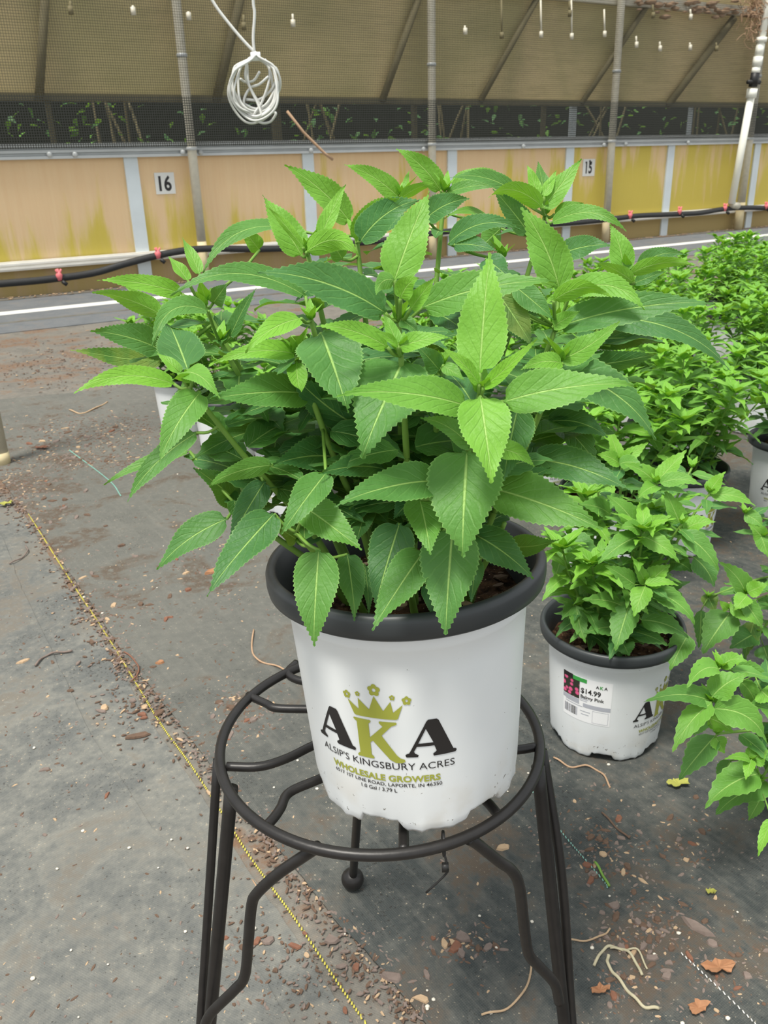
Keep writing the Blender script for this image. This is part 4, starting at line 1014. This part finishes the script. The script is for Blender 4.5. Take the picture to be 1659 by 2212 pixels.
for L in bars:
    b = MB(); b.tube(smooth_path([rg(*p) for p in L], 6), .0040, 12); part('cross_bar', b)
def leg(pts, r=.0052):
    b = MB(); b.tube(smooth_path(pts, 8), r, 12); return b
def q(px, py, Y): return at(px, py, Y) - so_
# left leg
FL = Vector((-.188, .510, .009)) - so_; FR = Vector((.160, .516, .009)) - so_; FB = gp(762, 1905, .012) - so_
def ringpt(px, py): return gp(px, py, GZ - .004) - so_
tl1 = ringpt(500, 1700); tl2 = ringpt(470, 1640)
part('leg', leg([tl1, tl1 * .5 + FL * .5, FL], .0058)); part('leg_rod', leg([tl2, tl2 * .5 + FL * .5 + Vector((-.003, 0, .0)), FL + Vector((-.002, 0, .03))], .0040))
tr1 = ringpt(1162, 1655); tr2 = ringpt(1172, 1620)
part('leg', leg([tr1, tr1 * .5 + FR * .5, FR], .0058)); part('leg_rod', leg([tr2, tr2 * .6 + FR * .4 + Vector((.004, 0, .03)), tr2 * .3 + FR * .7 + Vector((.006, 0, .0)), FR + Vector((0, 0, .05))], .0042))
tb = ringpt(790, 1495)
part('leg', leg([tb, (tb + FB) / 2, FB], .0050)); 
for Fp in (FL, FR, FB):
    b = MB(); b.ico(Fp + Vector((0, 0, .005)), .0140, sub=3); part('ball_foot', b)
# bent brackets between ring and legs
def bracket(top, foot, pts):
    # pts: (px, py, t) t = share of the way from the ring plane (0) to the foot (1) in Y
    P = [top]
    for (px, py, t) in pts:
        Y = (top.y + so_.y) * (1 - t) + (foot.y + so_.y) * t
        P.append(q(px, py, Y))
    return P
topL = ringpt(688, 1828)
part('bracket', leg(bracket(topL, FL, [(655, 1850, .15), (600, 1888, .35), (555, 1930, .55), (543, 1960, .6), (536, 2040, .75), (528, 2110, .85), (505, 2140, .9), (455, 2190, 1.0), (438, 2230, 1.0)]), .0046))
topR = ringpt(1012, 1812)
part('bracket', leg(bracket(topR, FR, [(1030, 1822, .1), (1075, 1858, .35), (1105, 1880, .5), (1122, 1915, .6), (1132, 2000, .75), (1142, 2060, .85), (1165, 2088, .9), (1198, 2125, 1.0), (1208, 2165, 1.0)]), .0046))
topB = ringpt(640, 1450)
# cable tie
b = MB(); c0 = ringpt(958, 1822)
b.tube([c0 + Vector((0, .0085 * math.cos(a), .0085 * math.sin(a))) for a in [2 * PI * k / 20 for k in range(20)]], .0013, 6, closed=True)
b.tube(smooth_path([c0 + Vector((0, -.008, -.002)), c0 + Vector((.002, -.010, -.012)), c0 + Vector((.001, -.010, -.020)), c0 + Vector((-.014, -.010, -.038))], 4), .0009, 5)
b.box(c0 + Vector((-.002, -.0125, -.016)), (.005, 0, 0), (0, .004, 0), (0, 0, .006))
o = b.build('cable_tie', M['valve'], origin=None); o.location = so_; tag(o, 'black cable tie looped around the front of the stand ring', 'cable tie')

# ------------------------------------------------------------------ coil of clear tubing hanging from the roof
YC = 2.3
def hc(px, py, dy=0): return at(px, py, YC + dy)
e0 = hc(552, 118)
co = tag(empty('tubing_coil', e0), 'coil of clear plastic tubing hanging on two lines in front of the curtain', 'tubing')
def ct(name, pts, r=.0036, closed=False, n=8, lb=None):
    b = MB(); P = [Vector(p) - e0 for p in pts]; b.tube(smooth_path(P, 6) if not closed else P, r, 8, closed=closed); o = b.build(name, M['tube'], co)
    if lb: o['label'] = lb
ct('hanging_line', [hc(548, -420, -.0), hc(546, -100), hc(547, 0), hc(550, 30), hc(547, 80), hc(549, 112)])
ct('hanging_line', [hc(300, -350, .1), hc(410, -90), hc(458, 0), hc(490, 45), hc(528, 90), hc(556, 118)])
rc = random.Random(2)
loops = [(551, 190, 52, 70, -.12), (550, 186, 50, 66, .05), (553, 184, 46, 66, .12), (550, 180, 52, 62, -.05), (556, 178, 44, 60, .18), (548, 186, 42, 68, -.2), (551, 182, 48, 64, .0), (549, 192, 52, 72, .1)]
for k, (cx, cy, a_, b_, ro) in enumerate(loops):
    P = []
    for j in range(64):
        t = 2 * PI * j / 64; x = a_ * math.sin(t) * (1 + .08 * math.sin(3 * t + k)); y = -b_ * math.cos(t) * (1 + .04 * math.sin(2 * t + k * 2))
        X = cx + x * math.cos(ro) - y * math.sin(ro); Y = cy + x * math.sin(ro) + y * math.cos(ro)
        s = smoothstep(-b_, -b_ * .6, y); X = 553 + (X - 553) * (.25 + .75 * s); Y = 121 + (Y - 121) * (.9 + .1 * s)
        P.append(hc(X, Y, .010 * math.sin(t * 2 + k) + .004 * (k - 4)))
    ct('tubing_loop', P, .0028, True)
for L in [[(560, 122), (540, 125), (533, 140), (530, 165), (538, 185), (560, 222), (585, 240), (596, 245), (585, 262), (568, 266), (552, 258), (550, 245), (565, 222), (580, 180), (582, 150), (572, 128)],
          [(534, 140), (536, 175), (545, 200), (556, 222), (564, 245), (560, 250), (548, 252)], [(580, 165), (560, 182), (541, 190), (528, 212), (529, 235), (545, 250), (566, 248), (590, 225), (600, 180)],
          [(519, 170), (530, 177), (548, 174), (561, 155)], [(532, 215), (560, 215), (585, 195), (597, 172)], [(528, 225), (552, 235), (575, 225), (596, 190)]]:
    ct('tubing_loop', [hc(x, y, rc.uniform(-.01, .01)) for x, y in L], .0031)
b = MB(); b.tube([Vector((-.011, 0, -.004)), Vector((.011, 0, -.004))], .010, 10); o = b.build('knot', M['sticker'], co)

# ------------------------------------------------------------------ loose things on the ground
rd = random.Random(77)
def chip(mb, c, s, rot, rr, flat=.22, el=1.8):
    n = 7; vs = []
    for k in range(n):
        a = 2 * PI * k / n; r = s * rr.uniform(.6, 1.1); x = r * el * math.cos(a); y = r * math.sin(a)
        X = x * math.cos(rot) - y * math.sin(rot); Y = x * math.sin(rot) + y * math.cos(rot)
        vs.append((c[0] + X, c[1] + Y, c[2])); 
    top = [(c[0] + (v[0] - c[0]) * .82, c[1] + (v[1] - c[1]) * .82, c[2] + s * flat * rr.uniform(1.2, 2.6)) for v in vs]
    fs = [tuple(range(n, 2 * n))] + [(k, (k + 1) % n, (k + 1) % n + n, k + n) for k in range(n)] + [tuple(range(n))[::-1]]
    mb.add(vs + top, fs)
GZ0 = .0034
def single(px, py, spx, mat, name, lb, cat, grp=None, el=1.8, rot=None, flat=.22):
    p = gp(px, py, GZ0); s = spx / F_PX * depth(p) * .5; b = MB()
    chip(b, (0, 0, 0), s / (el ** .5), rd.uniform(0, 6) if rot is None else rot, rd, flat, el)
    o = b.build(name, mat, smooth=False); o.location = (p.x, p.y, GZ0 - .0003); tag(o, lb, cat, grp); return o
big = [(1505, 2003, 52, 'bark', 'long grey bark piece lying right of the cluster of chips at lower right', 2.6, -.7, 'barkgrey'), (1328, 1958, 30, '', 'roundish grey brown bark flake left of the lower right chips', 1.2, 0, 'barkgrey'),
       (848, 2110, 40, '', 'brown bark piece at the edge of the fabric, in the lower middle', 1.8, -.3, 'barkgrey'), (910, 2158, 30, '', 'pale yellow wood chip below the brown bark piece', 2.2, -.4, 'woodchip'),
       (715, 1632 + 400, 34, '', 'small reddish bark flake inside the stand, left of centre', 1.5, 0, 'barkgrey'), (1085, 1830, 28, '', 'pale flat chip just right of the cable tie on the ground', 1.6, .2, 'woodchip'),
       (1000, 2025, 40, '', 'brown bark piece in the little heap inside the stand', 1.6, 0, 'barkgrey'), (985, 2045, 34, '', 'second brown bark piece in the little heap inside the stand', 1.6, .9, 'barkred'),
       (456, 1237, 36, '', 'orange brown leaf fragment left of the pot rim', 2.0, .5, 'deadleaf'), (346, 1432, 20, '', 'small orange leaf scrap left of the stand ring', 1.3, 0, 'deadleaf'),
       (297, 1590, 34, '', 'reddish bark chip near the yellow stitching, left', 3.0, .2, 'bark'), (1445, 2100 - 20, 20, '', 'grey bark chip beside the dry stems', 1.4, 0, 'barkgrey'),
       (1545, 1995 + 80, 1, '', '', 1, 0, '')]
for (px, py, s, _, lb, el, ro, mt) in big:
    if s > 1: single(px, py, s, M[mt], 'bark_chip', lb, 'bark chip', 'loose bark chips', el, ro)
def leafscrap(px, py, spx, mat, name, lb):
    p = gp(px, py, .006); s = spx / F_PX * depth(p) * .5; b = MB(); n = 22; vs = [(0, 0, .002)]
    for k in range(n):
        a = 2 * PI * k / n; r = s * (.85 + .22 * math.sin(a * 2 + px) + .16 * math.sin(a * 5 + py) + rd.uniform(-.10, .10)); vs.append((r * 1.2 * math.cos(a), r * .8 * math.sin(a), .003 + .005 * rd.random()))
    vs2 = [(x, y, z - .0008) for x, y, z in vs]
    fs = [(0, 1 + k, 1 + (k + 1) % n) for k in range(n)] + [(n + 1, n + 2 + (k + 1) % n, n + 2 + k) for k in range(n)] + [(1 + k, n + 2 + k, n + 2 + (k + 1) % n, 1 + (k + 1) % n) for k in range(n)]
    b.add(vs + vs2, fs); o = b.build(name, mat, smooth=False); o.location = p; tag(o, lb, 'leaf', 'fallen leaves')
leafscrap(1553, 2092, 56, M['deadleaf'], 'dead_leaf', 'crumpled orange dead leaf at the lower right'); leafscrap(1295, 2143, 34, M['deadleaf'], 'dead_leaf', 'brown dead leaf scrap left of the curved dry stem')
leafscrap(1508, 2180, 40, M['deadleaf'], 'dead_leaf', 'brown leaf piece at the bottom edge, lower right'); leafscrap(1465, 1695, 40, M['yellowleaf'], 'yellow_leaf', 'yellowed leaf on the ground under the lower right plant')
leafscrap(1535, 1930, 18, M['yellowleaf'], 'green_leaf_scrap', 'small yellow green leaf scrap above the grey bark piece'); leafscrap(12, 1090, 26, M['yellowleaf'], 'green_leaf_scrap', 'pale green leaf scrap at the left edge near the post')
leafscrap(90, 968, 24, M['barkred'], 'red_leaf_scrap', 'red leaf scrap in the brown litter at left')
def stick(L, r, mat, lb, z=.006, name='dry_stem'):
    b = MB(); P = smooth_path([gp(x, y, z) for x, y in L], 6); p0 = P[0].copy()
    for i, p in enumerate(P): p.z = z + .0015 * math.sin(i * .7)
    b.tube([p - p0 for p in P], r, 7); o = b.build(name, mat); o.location = p0; tag(o, lb, 'twig', 'dry stems and twigs')
stick([(1423, 2178), (1395, 2175), (1370, 2155), (1345, 2125), (1325, 2100), (1312, 2080), (1315, 2062)], .0018, M['grass'], 'long curved pale dry stem at the lower right')
stick([(1283, 2086), (1300, 2055), (1318, 2045), (1350, 2052), (1372, 2075), (1387, 2108)], .0016, M['grass'], 'arched pale dry stem over the brown litter, lower right')
stick([(1318, 2048), (1345, 2051), (1378, 2053), (1398, 2093)], .0011, M['grass'], 'thin pale dry stem with a sharp bend, lower right')
stick([(1213, 2030), (1260, 2031), (1300, 2022), (1318, 2005)], .0011, M['woodchip'], 'thin tan stem right of the stand leg')
stick([(1040, 2192), (1090, 2180), (1130, 2145), (1147, 2095), (1145, 2050)], .0012, M['woodchip'], 'curved tan stem along the lower right stand leg')
stick([(1196, 1636), (1230, 1655), (1270, 1655), (1300, 1670), (1318, 1700)], .0014, M['twig'], 'reddish twig on the ground below the priced pot', name='twig')
stick([(548, 1360), (544, 1400), (556, 1425), (590, 1436), (625, 1452)], .0016, M['twig'], 'hooked tan twig left of the white pot', name='twig')
stick([(76, 1438), (95, 1418), (120, 1410), (156, 1405)], .0020, M['barkgrey'], 'short curved twig on the left fabric', name='twig')
stick([(20, 1218), (45, 1205), (60, 1190), (55, 1178)], .0016, M['barkgrey'], 'bent grey twig at the far left', name='twig')
stick([(150, 885), (175, 893), (210, 880), (232, 868)], .003, M['woodchip'], 'pale curved stem in the litter left of the pots')
stick([(1285, 1862), (1300, 1885), (1316, 1916)], .0016, M['stem'], 'short olive stem piece at right on the dark fabric')
stick([(1300, 1755), (1330, 1785), (1360, 1812)], .0013, M['bark'], 'brown twig below the priced pot, near the fabric fold', name='twig')
stick([(640, 1610 - 150), (600, 1440)], .0009, M['twig'], 'tiny twig end beside the hooked twig', name='twig')
stick([(268, 1408), (290, 1425), (300, 1448), (285, 1470)], .0014, M['barkred'], 'small reddish twig across the stitching', name='twig')
stick([(545, 1000 + 900), (560, 1925)], .0009, M['twig'], 'tiny twig under the left bracket of the stand', name='twig')
# counted chips and perlite, placed in drifts
drifts = [(1400, 2010, 90, 60, 34), (1330, 1860, 60, 60, 14), (1000, 2040, 60, 30, 14), (290, 1530, 60, 50, 10), (520, 1540, 55, 55, 26), (240, 1330, 90, 80, 14), (1350, 2130, 60, 50, 14), (1480, 1830, 80, 60, 12),
          (700, 2100, 130, 90, 18), (1250, 1800, 100, 80, 14), (120, 1500, 130, 200, 10), (1560, 2120, 90, 80, 12), (300, 1250, 150, 120, 16), (420, 1180, 60, 60, 10), (480, 2050, 90, 90, 8), (150, 960, 130, 50, 30), (100, 1080, 60, 60, 14)]
mats = ['bark', 'bark', 'bark', 'barkgrey', 'barkgrey', 'barkgrey', 'barkred', 'woodchip']
DL = ['in the brown heap of chips at the lower right', 'on the dark fabric between the priced pot and the dry stems', 'in the little heap on the fabric inside the stand', 'near the yellow stitching left of the stand',
      'in the drift beside the left part of the stand ring', 'along the fabric edge at the left', 'around the dry stems at the lower right', 'on the dark fabric under the lower right plant', 'on the seam under the front of the stand',
      'on the dark fabric just right of the stand leg', 'on the faded left fabric', 'by the orange dead leaf at the lower right corner', 'on the fabric between the stitching and the big pot', 'on the fabric under the lowest left leaves',
      'beside the left leg of the stand', 'in the brown litter left of the far pots', 'by the foot of the left post']
for di, (cx, cy, rx, ry, n) in enumerate(drifts):
    for k in range(n):
        px = cx + rd.gauss(0, rx * .6); py = cy + rd.gauss(0, ry * .6)
        if py > 2230 or px < -20 or px > 1680: continue
        mt = rd.choice(mats); s = rd.uniform(8, 19) * (.6 + py / 2600)
        single(px, py, s, M[mt], 'bark_chip', 'small loose bark chip ' + DL[di], 'bark chip', 'bark chips ' + DL[di], rd.uniform(1.1, 2.6))
for k in range(70):
    px = rd.uniform(0, 1659); py = rd.uniform(1100, 2212) if rd.random() < .8 else rd.uniform(900, 1200)
    p = gp(px, py, GZ0 + .0012); b = MB(); b.ico((0, 0, 0), rd.uniform(.0010, .0026), 1.2, 1, .8, .2, rd, 1); o = b.build('perlite_grain', M['perlite']); o.location = p
    tag(o, 'tiny white perlite grain on the ground fabric', 'pebble', 'perlite grains')
# uncountable litter: crumbs along the seams and drifts
lb_ = MB(); crumbs = []
PA = smooth_path([gp(x, y, GZ0) for x, y in LA[1:]], 6); PY = smooth_path([gp(x, y, GZ0) for x, y in LY], 6)
for k in range(1500):
    p = rd.choice(PA); qy = p + Vector((-abs(rd.gauss(0, .010)) - .001, rd.gauss(0, .02), 0)); crumbs.append((qy, rd.uniform(.0008, .0028)))
for (cx, cy, rx, ry, n) in drifts + [(250, 930, 130, 30, 90), (150, 790, 150, 40, 40), (420, 760, 200, 50, 20), (180, 990, 130, 20, 60), (40, 1050, 50, 40, 40), (500, 1250, 60, 60, 10)]:
    for k in range(n * 13): crumbs.append((gp(cx + rd.gauss(0, rx * .7), min(2300, cy + rd.gauss(0, ry * .7)), GZ0), rd.uniform(.0006, .0024)))
for k in range(1000): crumbs.append((gp(rd.uniform(-20, 1680), rd.uniform(740, 2260) , GZ0), rd.uniform(.0006, .0022)))
groups = {'bark': MB(), 'woodchip': MB(), 'barkgrey': MB()}
for (p, s) in crumbs:
    p = Vector(p); s *= (.6 + .4 * p.y); p.z = GZ0 - .0004
    chip(groups[rd.choice(['bark', 'bark', 'bark', 'bark', 'barkgrey', 'barkgrey', 'barkgrey', 'woodchip'])], p, s, rd.uniform(0, 6), rd, .2, rd.uniform(1, 3))
for k, b in groups.items():
    tag(b.build('ground_litter', M[k], smooth=False), {'bark': 'dark brown crumbs of bark scattered over the ground fabric and along its seams', 'woodchip': 'pale tan crumbs scattered over the ground fabric', 'barkgrey': 'grey brown crumbs scattered over the ground fabric'}[k], 'litter', kind='stuff')
# soft dirt ridge along the seam, gravel strip at the foot of the wall
b = MB()
for k in range(900):
    u = rd.uniform(U0, U1); w = rd.uniform(.02, .14)
    b.ico(wp(u, .004, w), rd.uniform(.004, .010), 1.4, 1, .5, .3, rd, 1)
tag(b.build('gravel_strip', M['woodchip'], smooth=False), 'strip of gravel and litter along the foot of the back wall', 'gravel', kind='stuff')
